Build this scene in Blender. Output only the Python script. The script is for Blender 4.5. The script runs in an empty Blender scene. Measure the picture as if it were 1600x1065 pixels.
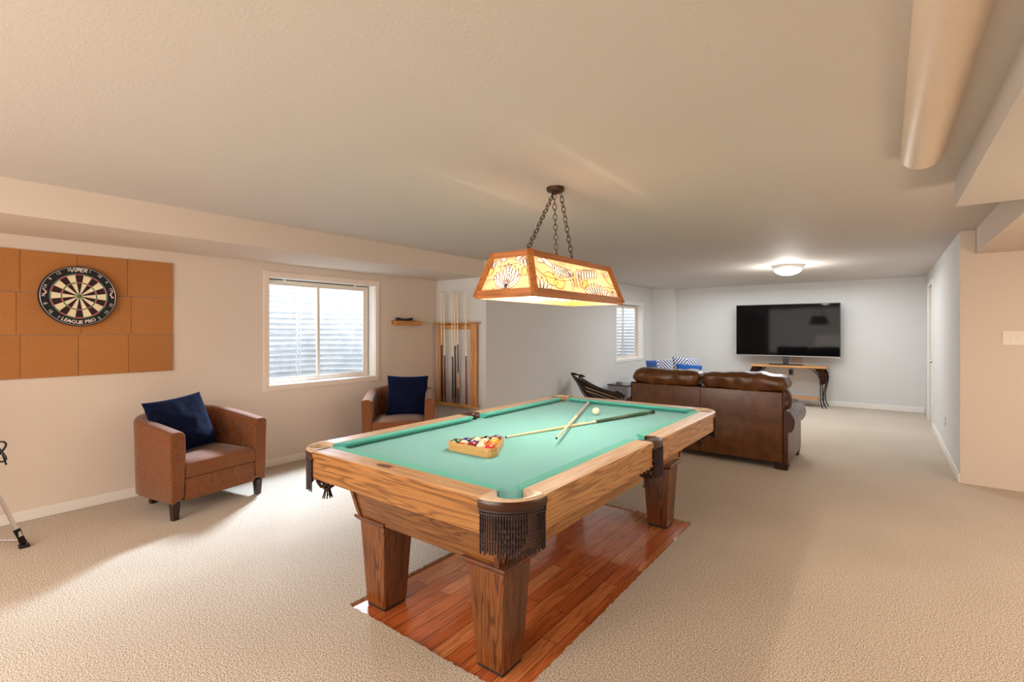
import bpy, bmesh, math, random
from math import sin, cos, pi, radians, sqrt, atan2
from mathutils import Vector, Matrix, noise

random.seed(7)
SC = bpy.context.scene
COL = SC.collection

# ------------------------------------------------------------------ helpers
def link(name, me, mat=None, parent=None, loc=(0, 0, 0), rot=(0, 0, 0)):
    o = bpy.data.objects.new(name, me)
    COL.objects.link(o)
    if mat is not None and me is not None:
        for m in (mat if isinstance(mat, (list, tuple)) else [mat]):
            me.materials.append(m)
    o.location = loc
    o.rotation_euler = rot
    if parent is not None:
        o.parent = parent
    return o

def obj(name, bm, mat, parent=None, loc=(0, 0, 0), rot=(0, 0, 0), smooth=None):
    me = bpy.data.meshes.new(name)
    bmesh.ops.recalc_face_normals(bm, faces=bm.faces)
    bm.to_mesh(me); bm.free()
    if smooth is not None:
        for p in me.polygons: p.use_smooth = True
        if smooth < 180:
            me.set_sharp_from_angle(angle=radians(smooth))
    return link(name, me, mat, parent, loc, rot)

def thing(name, label, cat, loc=(0, 0, 0), rotz=0.0, group=None):
    o = bpy.data.objects.new(name, None); COL.objects.link(o)
    o.empty_display_size = .1
    o.location = loc; o.rotation_euler = (0, 0, rotz)
    return tag(o, label, cat, group)

def tag(o, label, cat, group=None):
    o['label'] = label; o['category'] = cat
    if group: o['group'] = group
    return o

def struct(name, bm, mat, smooth=None, label=None):
    o = obj(name, bm, mat, smooth=smooth)
    o['kind'] = 'structure'
    if label: o['label'] = label
    return o

def sgroup(name, loc=(0, 0, 0)):
    o = bpy.data.objects.new(name, None); COL.objects.link(o)
    o.location = loc; o['kind'] = 'structure'
    return o

def dup(o, parent=None):
    c = o.copy(); COL.objects.link(c)
    if parent is not None: c.parent = parent
    for ch in list(o.children):
        dup(ch, c)
    return c

def B(): return bmesh.new()

def box(bm, x0, x1, y0, y1, z0, z1, bev=0.0, seg=2, mi=0):
    r = bmesh.ops.create_cube(bm, size=1)
    vs = r['verts']
    for v in vs:
        v.co = Vector((x0 + (v.co.x + .5) * (x1 - x0), y0 + (v.co.y + .5) * (y1 - y0), z0 + (v.co.z + .5) * (z1 - z0)))
    fs = list({f for v in vs for f in v.link_faces})
    for f in fs: f.material_index = mi
    if bev > 0:
        es = list({e for v in vs for e in v.link_edges})
        bmesh.ops.bevel(bm, geom=es, offset=bev, segments=seg, profile=.5, affect='EDGES')
    return vs

def frustum(bm, lo, hi, z0, z1, bev=0.0):
    """lo, hi = (x0,x1,y0,y1) rectangles at z0 and z1"""
    P = []
    for (r, z) in ((lo, z0), (hi, z1)):
        x0, x1, y0, y1 = r
        P += [bm.verts.new((x0, y0, z)), bm.verts.new((x1, y0, z)), bm.verts.new((x1, y1, z)), bm.verts.new((x0, y1, z))]
    F = [(3, 2, 1, 0), (4, 5, 6, 7), (0, 1, 5, 4), (1, 2, 6, 5), (2, 3, 7, 6), (3, 0, 4, 7)]
    fs = [bm.faces.new([P[i] for i in f]) for f in F]
    if bev:
        es = list({e for f in fs for e in f.edges})
        bmesh.ops.bevel(bm, geom=es, offset=bev, segments=2, profile=.5, affect='EDGES')

def frame_of(d):
    d = d.normalized()
    u = Vector((0, 0, 1)) if abs(d.z) < .95 else Vector((1, 0, 0))
    a = d.cross(u).normalized(); b = a.cross(d).normalized()
    return a, b

def tube(bm, pts, r, n=8, cap=True, closed=False, mi=0):
    pts = [Vector(p) for p in pts]
    N = len(pts)
    rings = []
    a = b = None
    for i, p in enumerate(pts):
        if closed: d = pts[(i + 1) % N] - pts[i - 1]
        else: d = pts[min(i + 1, N - 1)] - pts[max(i - 1, 0)]
        if d.length < 1e-9: d = Vector((0, 0, 1))
        d.normalize()
        if a is None: a, b = frame_of(d)
        else:
            a = (a - d * a.dot(d)); a = a.normalized() if a.length > 1e-6 else frame_of(d)[0]
            b = d.cross(a)
        rr = r[i] if isinstance(r, (list, tuple)) else r
        rings.append([bm.verts.new(p + (a * cos(2 * pi * k / n) + b * sin(2 * pi * k / n)) * rr) for k in range(n)])
    M = N if closed else N - 1
    for i in range(M):
        A, C = rings[i], rings[(i + 1) % N]
        for k in range(n):
            f = bm.faces.new((A[k], A[(k + 1) % n], C[(k + 1) % n], C[k])); f.material_index = mi
    if cap and not closed:
        for ring in (rings[0], rings[-1]):
            f = bm.faces.new(ring); f.material_index = mi

def bar(bm, p, q, w, h, mi=0):
    """rectangular bar from p to q; w sideways, h roughly upward"""
    p, q = Vector(p), Vector(q)
    a, b = frame_of(q - p)
    vs = []
    for c in (p, q):
        for sx, sy in ((-1, -1), (1, -1), (1, 1), (-1, 1)):
            vs.append(bm.verts.new(c + a * sx * w / 2 + b * sy * h / 2))
    for f in [(0, 1, 2, 3), (7, 6, 5, 4), (0, 4, 5, 1), (1, 5, 6, 2), (2, 6, 7, 3), (3, 7, 4, 0)]:
        ff = bm.faces.new([vs[i] for i in f]); ff.material_index = mi

def prism(bm, poly, axis, t0, t1, mi=0):
    """extrude a 2D polygon; axis x: poly=(y,z); y: (x,z); z: (x,y)"""
    def P(u, v, t):
        return {'x': (t, u, v), 'y': (u, t, v), 'z': (u, v, t)}[axis]
    A = [bm.verts.new(P(u, v, t0)) for u, v in poly]
    C = [bm.verts.new(P(u, v, t1)) for u, v in poly]
    n = len(poly)
    fs = [bm.faces.new(A), bm.faces.new(C[::-1])]
    for i in range(n):
        fs.append(bm.faces.new((A[i], C[i], C[(i + 1) % n], A[(i + 1) % n])))
    for f in fs: f.material_index = mi
    return fs

def lathe(bm, prof, c=(0, 0, 0), n=32, mi=0, cap=True):
    """prof = [(r,z)]"""
    rings = []
    for r, z in prof:
        if r < 1e-6: rings.append([bm.verts.new((c[0], c[1], c[2] + z))])
        else: rings.append([bm.verts.new((c[0] + r * cos(2 * pi * k / n), c[1] + r * sin(2 * pi * k / n), c[2] + z)) for k in range(n)])
    for A, C in zip(rings[:-1], rings[1:]):
        for k in range(n):
            k2 = (k + 1) % n
            if len(A) == 1 and len(C) == 1: continue
            if len(A) == 1: f = bm.faces.new((A[0], C[k2], C[k]))
            elif len(C) == 1: f = bm.faces.new((A[k], A[k2], C[0]))
            else: f = bm.faces.new((A[k], A[k2], C[k2], C[k]))
            f.material_index = mi
    if cap:
        for R in (rings[0], rings[-1]):
            if len(R) > 2:
                f = bm.faces.new(R); f.material_index = mi

def sphere(bm, c, r, u=24, v=14, mi=0, sc=(1, 1, 1)):
    rr = bmesh.ops.create_uvsphere(bm, u_segments=u, v_segments=v, radius=r)
    for vv in rr['verts']:
        vv.co = Vector((vv.co.x * sc[0], vv.co.y * sc[1], vv.co.z * sc[2])) + Vector(c)
    for f in {f for vv in rr['verts'] for f in vv.link_faces}: f.material_index = mi

def grid(bm, nu, nv, fn, mi=0, wrap=False):
    """fn(u,v) with u,v in 0..1"""
    V = [[bm.verts.new(fn(i / (nu - 1) if not wrap else i / nu, j / (nv - 1))) for j in range(nv)] for i in range(nu)]
    for i in range(nu if wrap else nu - 1):
        i2 = (i + 1) % nu
        for j in range(nv - 1):
            f = bm.faces.new((V[i][j], V[i2][j], V[i2][j + 1], V[i][j + 1])); f.material_index = mi
    return V

def text_verts(s, size):
    """mesh data of a word, from the built-in font, centred on x"""
    cu = bpy.data.curves.new('t', 'FONT'); cu.body = s; cu.size = size; cu.align_x = 'CENTER'; cu.align_y = 'CENTER'
    cu.offset = size * .012; cu.resolution_u = 3
    o = bpy.data.objects.new('t', cu)
    me = bpy.data.meshes.new_from_object(o)
    V = [tuple(v.co) for v in me.vertices]; F = [tuple(p.vertices) for p in me.polygons]
    bpy.data.objects.remove(o); bpy.data.meshes.remove(me); bpy.data.curves.remove(cu)
    return V, F

def put_text(bm, s, size, fn, mi=0):
    V, F = text_verts(s, size)
    vs = [bm.verts.new(fn(x, y)) for x, y, z in V]
    for f in F:
        try:
            ff = bm.faces.new([vs[i] for i in f]); ff.material_index = mi
        except ValueError: pass

def modifier_subsurf(o, lv=1):
    m = o.modifiers.new('s', 'SUBSURF'); m.levels = lv; m.render_levels = lv
    return o

# ------------------------------------------------------------------ materials
def srgb(r, g, b):
    f = lambda c: (c / 255 / 12.92) if c / 255 <= .04045 else ((c / 255 + .055) / 1.055) ** 2.4
    return (f(r), f(g), f(b), 1)

class NT:
    def __init__(s, name):
        s.m = bpy.data.materials.new(name); s.m.use_nodes = True
        s.t = s.m.node_tree; s.n = s.t.nodes; s.l = s.t.links
        s.b = s.n['Principled BSDF']; s.out = s.n['Material Output']
        s.co = None
    def add(s, typ, **k):
        n = s.n.new(typ)
        for a, v in k.items(): setattr(n, a, v)
        return n
    def coords(s, scale=(1, 1, 1), rot=(0, 0, 0), world=False, loc=(0, 0, 0)):
        if world:
            src = s.add('ShaderNodeNewGeometry').outputs['Position']
        else:
            src = s.add('ShaderNodeTexCoord').outputs['Object']
        mp = s.add('ShaderNodeMapping'); mp.inputs['Scale'].default_value = scale; mp.inputs['Rotation'].default_value = rot
        mp.inputs['Location'].default_value = loc
        s.l.new(src, mp.inputs['Vector'])
        return mp.outputs['Vector']
    def noise(s, vec, scale, detail=3, rough=.5, dist=0):
        n = s.add('ShaderNodeTexNoise')
        n.inputs['Scale'].default_value = scale; n.inputs['Detail'].default_value = detail
        n.inputs['Roughness'].default_value = rough; n.inputs['Distortion'].default_value = dist
        s.l.new(vec, n.inputs['Vector']); return n.outputs['Fac']
    def ramp(s, fac, stops):
        r = s.add('ShaderNodeValToRGB')
        e = r.color_ramp.elements
        while len(e) < len(stops): e.new(.5)
        for i, (p, c) in enumerate(stops): e[i].position = p; e[i].color = c
        s.l.new(fac, r.inputs['Fac']); return r.outputs['Color']
    def mix(s, fac, a, b, mode='MIX'):
        m = s.add('ShaderNodeMix'); m.data_type = 'RGBA'; m.blend_type = mode
        for v, i in ((fac, 0), (a, 6), (b, 7)):
            if hasattr(v, 'is_output'): s.l.new(v, m.inputs[i])
            else: m.inputs[i].default_value = v
        return m.outputs[2]
    def math(s, op, a, b=0.0):
        m = s.add('ShaderNodeMath', operation=op)
        for v, i in ((a, 0), (b, 1)):
            if hasattr(v, 'is_output'): s.l.new(v, m.inputs[i])
            else: m.inputs[i].default_value = v
        return m.outputs[0]
    def bump(s, h, strength=.3, dist=.01):
        b = s.add('ShaderNodeBump'); b.inputs['Strength'].default_value = strength; b.inputs['Distance'].default_value = dist
        s.l.new(h, b.inputs['Height']); s.l.new(b.outputs['Normal'], s.b.inputs['Normal'])
    def set(s, **k):
        for a, v in k.items():
            i = s.b.inputs[a.replace('_', ' ')]
            if hasattr(v, 'is_output'): s.l.new(v, i)
            else: i.default_value = v
        return s

def plain(name, c, rough=.5, metal=0.0, spec=.5, var=.06, vscale=8, sheen=0, coat=0, emit=None, estr=0):
    t = NT(name)
    n = t.noise(t.coords(), vscale, 3)
    lo = tuple(x * (1 - var) for x in c[:3]) + (1,); hi = tuple(min(1, x * (1 + var)) for x in c[:3]) + (1,)
    t.set(Base_Color=t.ramp(n, [(.3, lo), (.7, hi)]), Roughness=rough, Metallic=metal, Specular_IOR_Level=spec,
          Sheen_Weight=sheen, Coat_Weight=coat)
    if emit: t.set(Emission_Color=emit, Emission_Strength=estr)
    return t.m

def paint(name, c, scale=170, strength=.12, rough=.75):
    t = NT(name)
    v = t.coords(world=True)
    n = t.noise(v, scale, 2, .6)
    big = t.noise(v, .8, 2)
    lo = tuple(x * .97 for x in c[:3]) + (1,)
    t.set(Base_Color=t.ramp(big, [(.3, lo), (.7, c)]), Roughness=rough, Specular_IOR_Level=.3)
    t.bump(n, strength, .004)
    return t.m

def oak(name, axis, light, dark, rough=.32, fig=1.0, coat=.25):
    """oak grain running along axis ('x','y','z') of the object"""
    t = NT(name)
    st = {'x': (.55, 9, 9), 'y': (9, .55, 9), 'z': (9, 9, .55)}[axis]
    st2 = {'x': (3, 130, 130), 'y': (130, 3, 130), 'z': (130, 130, 3)}[axis]
    v = t.coords(st)
    a = t.noise(v, 1.3, 3, .5, .35)
    w = t.math('SINE', t.math('MULTIPLY', a, 95.0 * fig))
    w = t.math('ADD', t.math('MULTIPLY', w, .5), .5)
    w = t.math('POWER', w, 2.2)
    fine = t.noise(t.coords(st2), 1.0, 4, .65)
    mid = tuple((p * .6 + q * .4) for p, q in zip(light, dark))
    base = t.ramp(t.noise(t.coords(tuple(x * .35 for x in st)), 1.0, 2), [(.3, mid), (.7, light)])
    c1 = t.mix(t.math('MULTIPLY', w, .8), base, dark)
    fr = t.ramp(fine, [(.40, (.6, .52, .45, 1)), (.56, (1, 1, 1, 1))])
    c2 = t.mix(.5, c1, fr, 'MULTIPLY')
    t.set(Base_Color=c2, Roughness=rough, Coat_Weight=coat, Coat_Roughness=.15)
    t.bump(fine, .08, .002)
    return t.m

M = {}
M['wall'] = paint('wall_paint', srgb(219, 205, 192), 160, .10)
M['wall_cool_lit'] = paint('wall_paint_cool_lit', srgb(214, 214, 212), 160, .10)  # same wall paint, with the far room's cool light put into its colour
M['ceil'] = paint('ceiling_paint', srgb(206, 199, 192), 75, .2, .7)
M['duct'] = paint('duct_paint', srgb(222, 202, 180), 130, .45, .38)
M['trim'] = plain('white_trim', srgb(232, 228, 222), .35, var=.02)
M['trim_warm'] = plain('cream_trim', srgb(232, 216, 202), .4, var=.02)
M['white'] = plain('white_plastic', srgb(235, 228, 218), .35, var=.02)
M['black'] = plain('black_plastic', (.008, .008, .009, 1), .35)
M['dark_metal'] = plain('black_iron', (.012, .011, .011, 1), .45, .3)
M['vinyl'] = plain('almond_vinyl_frame', srgb(226, 214, 200), .35, var=.02)

# carpet
def carpet():
    t = NT('carpet')
    v = t.coords(world=True)
    n1 = t.noise(v, 190, 3, .75); n2 = t.noise(v, 60, 3, .6); n3 = t.noise(v, 1.1, 2)
    c = t.ramp(n1, [(.39, srgb(84, 70, 56)), (.465, srgb(162, 145, 126)), (.53, srgb(205, 190, 172)), (.60, srgb(248, 238, 224))])
    c = t.mix(t.math('MULTIPLY', n2, .22), c, srgb(168, 146, 120), 'MIX')
    c = t.mix(.22, c, t.ramp(n3, [(.35, (.6, .58, .55, 1)), (.65, (1, 1, 1, 1))]), 'MULTIPLY')
    t.set(Base_Color=c, Roughness=.95, Specular_IOR_Level=.1, Sheen_Weight=.15)
    t.bump(n1, .04, .003)
    return t.m
M['carpet'] = carpet()

def planks():
    t = NT('hardwood_planks')
    v = t.coords(world=True, rot=(0, 0, radians(90)))
    br = t.add('ShaderNodeTexBrick')
    br.offset = .37; br.inputs['Scale'].default_value = 1.0
    br.inputs['Brick Width'].default_value = .62; br.inputs['Row Height'].default_value = .083
    br.inputs['Mortar Size'].default_value = .0016; br.inputs['Mortar Smooth'].default_value = .2
    br.inputs['Color1'].default_value = (0, 0, 0, 1); br.inputs['Color2'].default_value = (1, 1, 1, 1); br.inputs['Mortar'].default_value = (.5, .5, .5, 1)
    t.l.new(v, br.inputs['Vector'])
    tone = t.ramp(br.outputs['Color'], [(0, srgb(184, 92, 44)), (.5, srgb(208, 114, 60)), (1, srgb(224, 142, 84))])
    vv = t.coords((15, .9, 15), world=True)
    sh = t.add('ShaderNodeVectorMath', operation='ADD'); t.l.new(vv, sh.inputs[0]); 
    mm = t.add('ShaderNodeVectorMath', operation='SCALE'); mm.inputs['Scale'].default_value = 7.0
    t.l.new(br.outputs['Color'], mm.inputs[0]); t.l.new(mm.outputs[0], sh.inputs[1])
    a = t.noise(sh.outputs[0], 1.0, 3, .5, .3)
    w = t.math('POWER', t.math('ADD', t.math('MULTIPLY', t.math('SINE', t.math('MULTIPLY', a, 60.0)), .5), .5), 2.5)
    fine = t.noise(t.coords((160, 5, 160), world=True), 1, 3, .6)
    c = t.mix(t.math('MULTIPLY', w, .38), tone, srgb(112, 44, 18))
    c = t.mix(.5, c, t.ramp(fine, [(.4, (.6, .5, .45, 1)), (.6, (1, 1, 1, 1))]), 'MULTIPLY')
    c = t.mix(br.outputs['Fac'], c, srgb(70, 26, 12))
    t.set(Base_Color=c, Roughness=.2, Coat_Weight=.8, Coat_Roughness=.05)
    t.bump(t.math('MULTIPLY', br.outputs['Fac'], -1.0), .25, .003)
    return t.m
M['planks'] = planks()

OL, OD = srgb(186, 122, 62), srgb(104, 58, 24)
M['oak_x'] = oak('oak_end_shaded_x', 'x', srgb(174, 120, 60), srgb(108, 64, 26))  # end rails: shading put into the tone of the same oak
M['oak_y'] = oak('oak_side_lit_y', 'y', srgb(204, 152, 92), srgb(140, 90, 44))  # long rails: same oak, lighter for the light on that side
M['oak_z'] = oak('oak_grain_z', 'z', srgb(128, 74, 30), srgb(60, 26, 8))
M['oak_cab_x'] = oak('oak_cabinet_shaded_x', 'x', srgb(140, 90, 42), srgb(76, 40, 16))  # end panels, shade mixed into the oak colour
M['oak_cab_y'] = oak('oak_cabinet_lit_y', 'y', srgb(198, 144, 82), srgb(130, 82, 40))  # long panels of the same cabinet, light mixed into the colour
M['oak_dark'] = oak('oak_moulding', 'x', srgb(122, 66, 32), srgb(70, 34, 14))
M['rail_top'] = oak('oak_rail_top_y', 'y', srgb(232, 200, 166), srgb(206, 168, 130), .3, .5, .4)  # reflection on the glossy rail tops put into a paler oak
M['rail_top_x'] = oak('oak_rail_top_x', 'x', srgb(222, 178, 132), srgb(188, 140, 96), .3, .5, .4)  # same painted-in sheen for the end rails
M['honey_z'] = oak('honey_wood_z', 'z', srgb(226, 166, 100), srgb(190, 124, 66), .4, .5)
M['honey_x'] = oak('honey_wood_x', 'x', srgb(222, 166, 102), srgb(184, 122, 64), .4, .5)
M['honey_y'] = oak('honey_wood_y', 'y', srgb(220, 158, 94), srgb(186, 120, 62), .4, .5)
M['lamp_wood'] = oak('lamp_frame_wood', 'y', srgb(200, 128, 62), srgb(166, 98, 42), .35, .4)
M['lamp_wood_x'] = oak('lamp_frame_wood_x', 'x', srgb(196, 122, 56), srgb(160, 92, 38), .35, .4)
M['rack_wood'] = oak('ball_rack_wood', 'x', srgb(226, 180, 110), srgb(196, 142, 76), .4, .4)

def felt(name, c):
    t = NT(name)
    v = t.coords()
    n = t.noise(v, 420, 2, .7); b = t.noise(v, 2.2, 3)
    lo = tuple(x * .93 for x in c[:3]) + (1,)
    col = t.ramp(b, [(.3, lo), (.7, c)])
    col = t.mix(.25, col, t.ramp(n, [(.35, (.8, .8, .8, 1)), (.65, (1, 1, 1, 1))]), 'MULTIPLY')
    t.set(Base_Color=col, Roughness=.95, Specular_IOR_Level=.1, Sheen_Weight=.25, Sheen_Roughness=.4)
    t.bump(n, .1, .001)
    return t.m
M['felt'] = felt('green_cloth', srgb(120, 190, 190))
M['cushion'] = felt('green_cushion_cloth', srgb(90, 184, 170))

def leather(name, c, c2, rough=.32, scale=9, bump=.15, spec=.5):
    t = NT(name)
    v = t.coords()
    n = t.noise(v, scale, 4, .6); vo = t.add('ShaderNodeTexVoronoi'); vo.inputs['Scale'].default_value = 190
    t.l.new(v, vo.inputs['Vector'])
    fine = t.noise(v, 120, 2)
    col = t.ramp(n, [(.3, c2), (.65, c)])
    col = t.mix(.3, col, t.ramp(fine, [(.4, (.7, .66, .6, 1)), (.6, (1, 1, 1, 1))]), 'MULTIPLY')
    t.set(Base_Color=col, Roughness=rough, Specular_IOR_Level=spec)
    t.bump(vo.outputs['Distance'], bump, .002)
    return t.m
M['sofa'] = leather('sofa_leather', srgb(102, 62, 20), srgb(70, 34, 10), .34)
M['sofa_dark'] = leather('sofa_leather_dark', srgb(82, 42, 16), srgb(56, 24, 8), .25)
M['pocket_leather'] = leather('pocket_leather', srgb(70, 36, 18), srgb(44, 20, 10), .28)
M['sling'] = leather('sling_leather', srgb(46, 28, 18), srgb(28, 16, 12), .3, 5)
M['cord'] = plain('fringe_cord', srgb(44, 24, 26), .6, var=.35, vscale=60)

def fabric(name, c, c2, scale=160, sheen=.3, bump=.25):
    t = NT(name)
    v = t.coords()
    n = t.noise(v, scale, 3, .7)
    t.set(Base_Color=t.ramp(n, [(.32, c2), (.66, c)]), Roughness=.9, Specular_IOR_Level=.15, Sheen_Weight=sheen, Sheen_Roughness=.4)
    t.bump(n, bump, .004)
    return t.m
M['chair'] = fabric('brown_tweed', srgb(142, 90, 56), srgb(84, 46, 26))
M['chair_in'] = fabric('brown_tweed_tufted', srgb(140, 86, 50), srgb(86, 46, 25))
M['velvet'] = fabric('navy_velvet', srgb(7, 18, 54), srgb(2, 5, 20), 22, .18, .35)
M['velvet'].node_tree.nodes['Principled BSDF'].inputs['Sheen Tint'].default_value = (.10, .28, .9, 1)
M['wood_leg'] = plain('espresso_wood', srgb(44, 24, 16), .35)

# ------------------------------------------------------------------ camera  (f and horizon solved from the photograph's vanishing points)
F_PX, YAW, Y0, CAM_H = 766.3, .65048, 515.6, 1.385
cam = bpy.data.cameras.new('camera'); cam.sensor_width = 36; cam.sensor_fit = 'HORIZONTAL'
cam.lens = F_PX / 1600 * 36
cam.shift_y = -(532.5 - Y0) / 1600
cam.clip_start = .05
co = bpy.data.objects.new('camera', cam); COL.objects.link(co)
co.location = (0, 0, CAM_H); co.rotation_euler = (pi / 2, 0, YAW)
SC.camera = co

# ------------------------------------------------------------------ room shell
XL, XF, XR, YB, YS, YC, H = -4.97, -4.07, .54, 10.68, 6.0, 4.80, 2.28
YN, XE = -3.0, 3.6            # behind the camera, right-hand end
T = .14
PX0, PX1, PY0, PY1 = -2.155, -1.105, 1.475, 3.60   # hardwood opening in the carpet

bm = B()   # carpet with an opening; its cut edge wavers a little
outer = [(XL - .1, YN), (XE, YN), (XE, YS + .1), (XR + .05, YS + .1), (XR + .05, YB + .1), (XL - .1, YB + .1)]
def wob(k): return .006 * noise.noise(Vector((k * 9.1, 3.3, 0))) + .004 * noise.noise(Vector((k * 47.0, 1.3, 0)))
inner = []
n1, n2 = 60, 110
for i in range(n1): inner.append((PX0 + (PX1 - PX0) * i / n1, PY0 + wob(i * .1)))
for i in range(n2): inner.append((PX1 + wob(20 + i * .1), PY0 + (PY1 - PY0) * i / n2))
for i in range(n1): inner.append((PX1 - (PX1 - PX0) * i / n1, PY1 + wob(50 + i * .1)))
for i in range(n2): inner.append((PX0 + wob(80 + i * .1), PY1 - (PY1 - PY0) * i / n2))
def quadstrip(x0, x1, y0, y1):
    return
vo_ = [bm.verts.new((x, y, 0)) for x, y in outer]
vi_ = [bm.verts.new((x, y, 0)) for x, y in inner]
eo = [bm.edges.new((vo_[i], vo_[(i + 1) % len(vo_)])) for i in range(len(vo_))]
ei = [bm.edges.new((vi_[i], vi_[(i + 1) % len(vi_)])) for i in range(len(vi_))]
bmesh.ops.triangle_fill(bm, use_beauty=True, use_dissolve=False, edges=eo + ei)
vd = [bm.verts.new((x, y, -.014)) for x, y in inner]
for i in range(len(vi_)):
    j = (i + 1) % len(vi_)
    bm.faces.new((vi_[i], vi_[j], vd[j], vd[i]))
struct('floor', bm, M['carpet'])
bm = B(); box(bm, PX0 - .06, PX1 + .06, PY0 - .06, PY1 + .06, -.03, -.013)
struct('floor_hardwood', bm, M['planks'])
bm = B(); box(bm, XL - .3, XE + .2, YN - .2, YB + .3, -.12, -.031)
struct('floor_slab', bm, M['wall'])
bm = B(); box(bm, XL - T, XE + .2, YN - .2, YC + .14, H, H + .1); box(bm, XF - .17, XE + .2, YC + .14, YB + T, H, H + .1)
struct('ceiling', bm, M['ceil'])

def wall_x(name, x0, x1, y0, y1, hole, mat):
    bm = B()
    if hole:
        a, b, c, d = hole
        box(bm, x0, x1, y0, a, 0, H); box(bm, x0, x1, b, y1, 0, H)
        box(bm, x0, x1, a, b, 0, c); box(bm, x0, x1, a, b, d, H)
    else: box(bm, x0, x1, y0, y1, 0, H)
    return struct(name, bm, mat)
W1 = (2.462, 3.765, .824, 1.928)       # window openings (y0,y1,z0,z1)
W2 = (8.62, 9.86, .82, 1.90)
WT = .17
wall_x('wall_left', XL - WT, XL, YN, YC + .1, W1, M['wall'])
bm = B(); box(bm, XL - WT, XF, YC, YC + .14, 0, H); struct('wall_left_return', bm, M['wall_cool_lit'])
wall_x('wall_left_far', XF - WT, XF, YC + .14, YB, W2, M['wall_cool_lit'])
bm = B(); box(bm, XF - WT, XR + .2, YB, YB + .14, 0, H); struct('wall_back', bm, M['wall_cool_lit'])
bm = B(); box(bm, XF, -3.58, 10.40, YB, 0, H); struct('wall_column', bm, M['wall_cool_lit'])
# right-hand far wall with a door opening
DY0, DY1, DZ = 9.10, 10.0, 2.05
bm = B(); box(bm, XR, XR + .14, YS + .0, DY0, 0, H); box(bm, XR, XR + .14, DY1, YB, 0, H); box(bm, XR, XR + .14, DY0, DY1, DZ, H)
struct('wall_right', bm, M['wall_cool_lit'])
bm = B(); box(bm, XR + .0005, XE, YS - .001, YS + .13, 0, H); struct('wall_right_front', bm, M['wall'])
bm = B(); box(bm, XE, XE + .14, YN, YS + .13, 0, H); struct('wall_right_end', bm, M['wall'])
bm = B(); box(bm, XL - WT, XE + .14, YN - .14, YN, 0, H); struct('wall_near', bm, M['wall'])

# dropped soffits, duct
bm = B(); box(bm, XL, -4.10, YN, YC, 2.07, H); struct('ceiling_soffit_left', bm, M['wall'])
bm = B(); box(bm, .33, XE, YN, 3.90, 2.115, H); struct('ceiling_soffit_right', bm, M['ceil'])
bm = B(); box(bm, .64, XE, 3.95, YS, 2.067, H); struct('ceiling_soffit_hall', bm, M['wall'])
bm = B(); box(bm, .10, .33, YN, 3.36, 2.262, H); struct('ceiling_panel', bm, M['ceil'])
bm = B()
prof = []
rd, zc = .087, 2.279
for k in range(33):
    a = pi + pi * k / 32
    prof.append((.147 + rd * cos(a), zc + rd * sin(a) * .95))
pass
prism(bm, prof, 'y', YN, 3.22)
struct('ceiling_duct', bm, M['duct'], smooth=40)

# baseboards
def bb(name, x0, x1, y0, y1, h=.078):
    bm = B(); box(bm, x0, x1, y0, y1, .001, h, .004)
    return struct(name, bm, M['trim'])
bb('baseboard_left', XL, XL + .014, YN, YC)
bb('baseboard_left_return', XL + .014, XF, YC - .014, YC)
bb('baseboard_left_far', XF, XF + .014, YC - .014, 10.40)
bb('baseboard_column', XF + .014, -3.566, 10.386, 10.40)
bb('baseboard_back', -3.58, XR - .014, YB - .014, YB, .09)
bb('baseboard_right', XR - .014, XR, YS - .0, DY0 - .065, .085)

# door on the right-hand wall
d = sgroup('door_1', (0, 0, 0))
bm = B()
for (a, b, c, e) in ((DY0 - .06, DY0, .001, DZ + .06), (DY1, DY1 + .06, .001, DZ + .06), (DY0, DY1, DZ, DZ + .06)):
    box(bm, XR - .016, XR + .004, a, b, c, e, .003)
obj('door_frame', bm, M['trim'], d)
bm = B(); box(bm, XR + .03, XR + .065, DY0 + .004, DY1 - .004, .01, DZ - .004)
for (z0, z1) in ((.2, .9), (1.05, 1.9)):
    for (y0, y1) in ((DY0 + .1, DY0 + .4), (DY0 + .5, DY1 - .1)): box(bm, XR + .022, XR + .04, y0, y1, z0, z1, .006)
lf = obj('door_leaf', bm, M['trim'], d)
bm = B(); lathe(bm, [(.0, 0), (.028, 0), (.028, .006), (.012, .01), (.012, .03), (.026, .04), (.028, .05), (.02, .062), (0, .064)], n=20)
obj('door_knob', bm, plain('satin_nickel', (.5, .48, .45, 1), .3, 1), lf, (XR + .03, DY0 + .07, .94), (0, -pi / 2, 0), smooth=40)
# ------------------------------------------------------------------ windows with wells
M['glass'] = None
def glassmat():
    t = NT('window_glass')
    g = t.add('ShaderNodeBsdfGlossy'); g.inputs['Roughness'].default_value = .02
    tr = t.add('ShaderNodeBsdfTransparent'); tr.inputs['Color'].default_value = (.96, .98, 1, 1)
    lw = t.add('ShaderNodeLayerWeight'); lw.inputs['Blend'].default_value = .5
    fr = t.math('ADD', t.math('MULTIPLY', t.math('POWER', lw.outputs['Facing'], 5.0), .7), .03).node
    mx = t.add('ShaderNodeMixShader')
    t.l.new(fr.outputs[0], mx.inputs[0]); t.l.new(tr.outputs[0], mx.inputs[1]); t.l.new(g.outputs[0], mx.inputs[2])
    t.l.new(mx.outputs[0], t.out.inputs['Surface'])
    return t.m
M['glass'] = glassmat()
def galv():
    t = NT('galvanised_steel')
    v = t.coords(world=True)
    n = t.noise(v, 7, 4, .6)
    t.set(Base_Color=t.ramp(n, [(.3, (.62, .63, .65, 1)), (.7, (.86, .87, .88, 1))]), Roughness=.42, Metallic=.25)
    return t.m
M['galv'] = galv()
M['gravel'] = plain('pale_gravel', (.62, .6, .57, 1), .9, var=.5, vscale=40)

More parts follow.
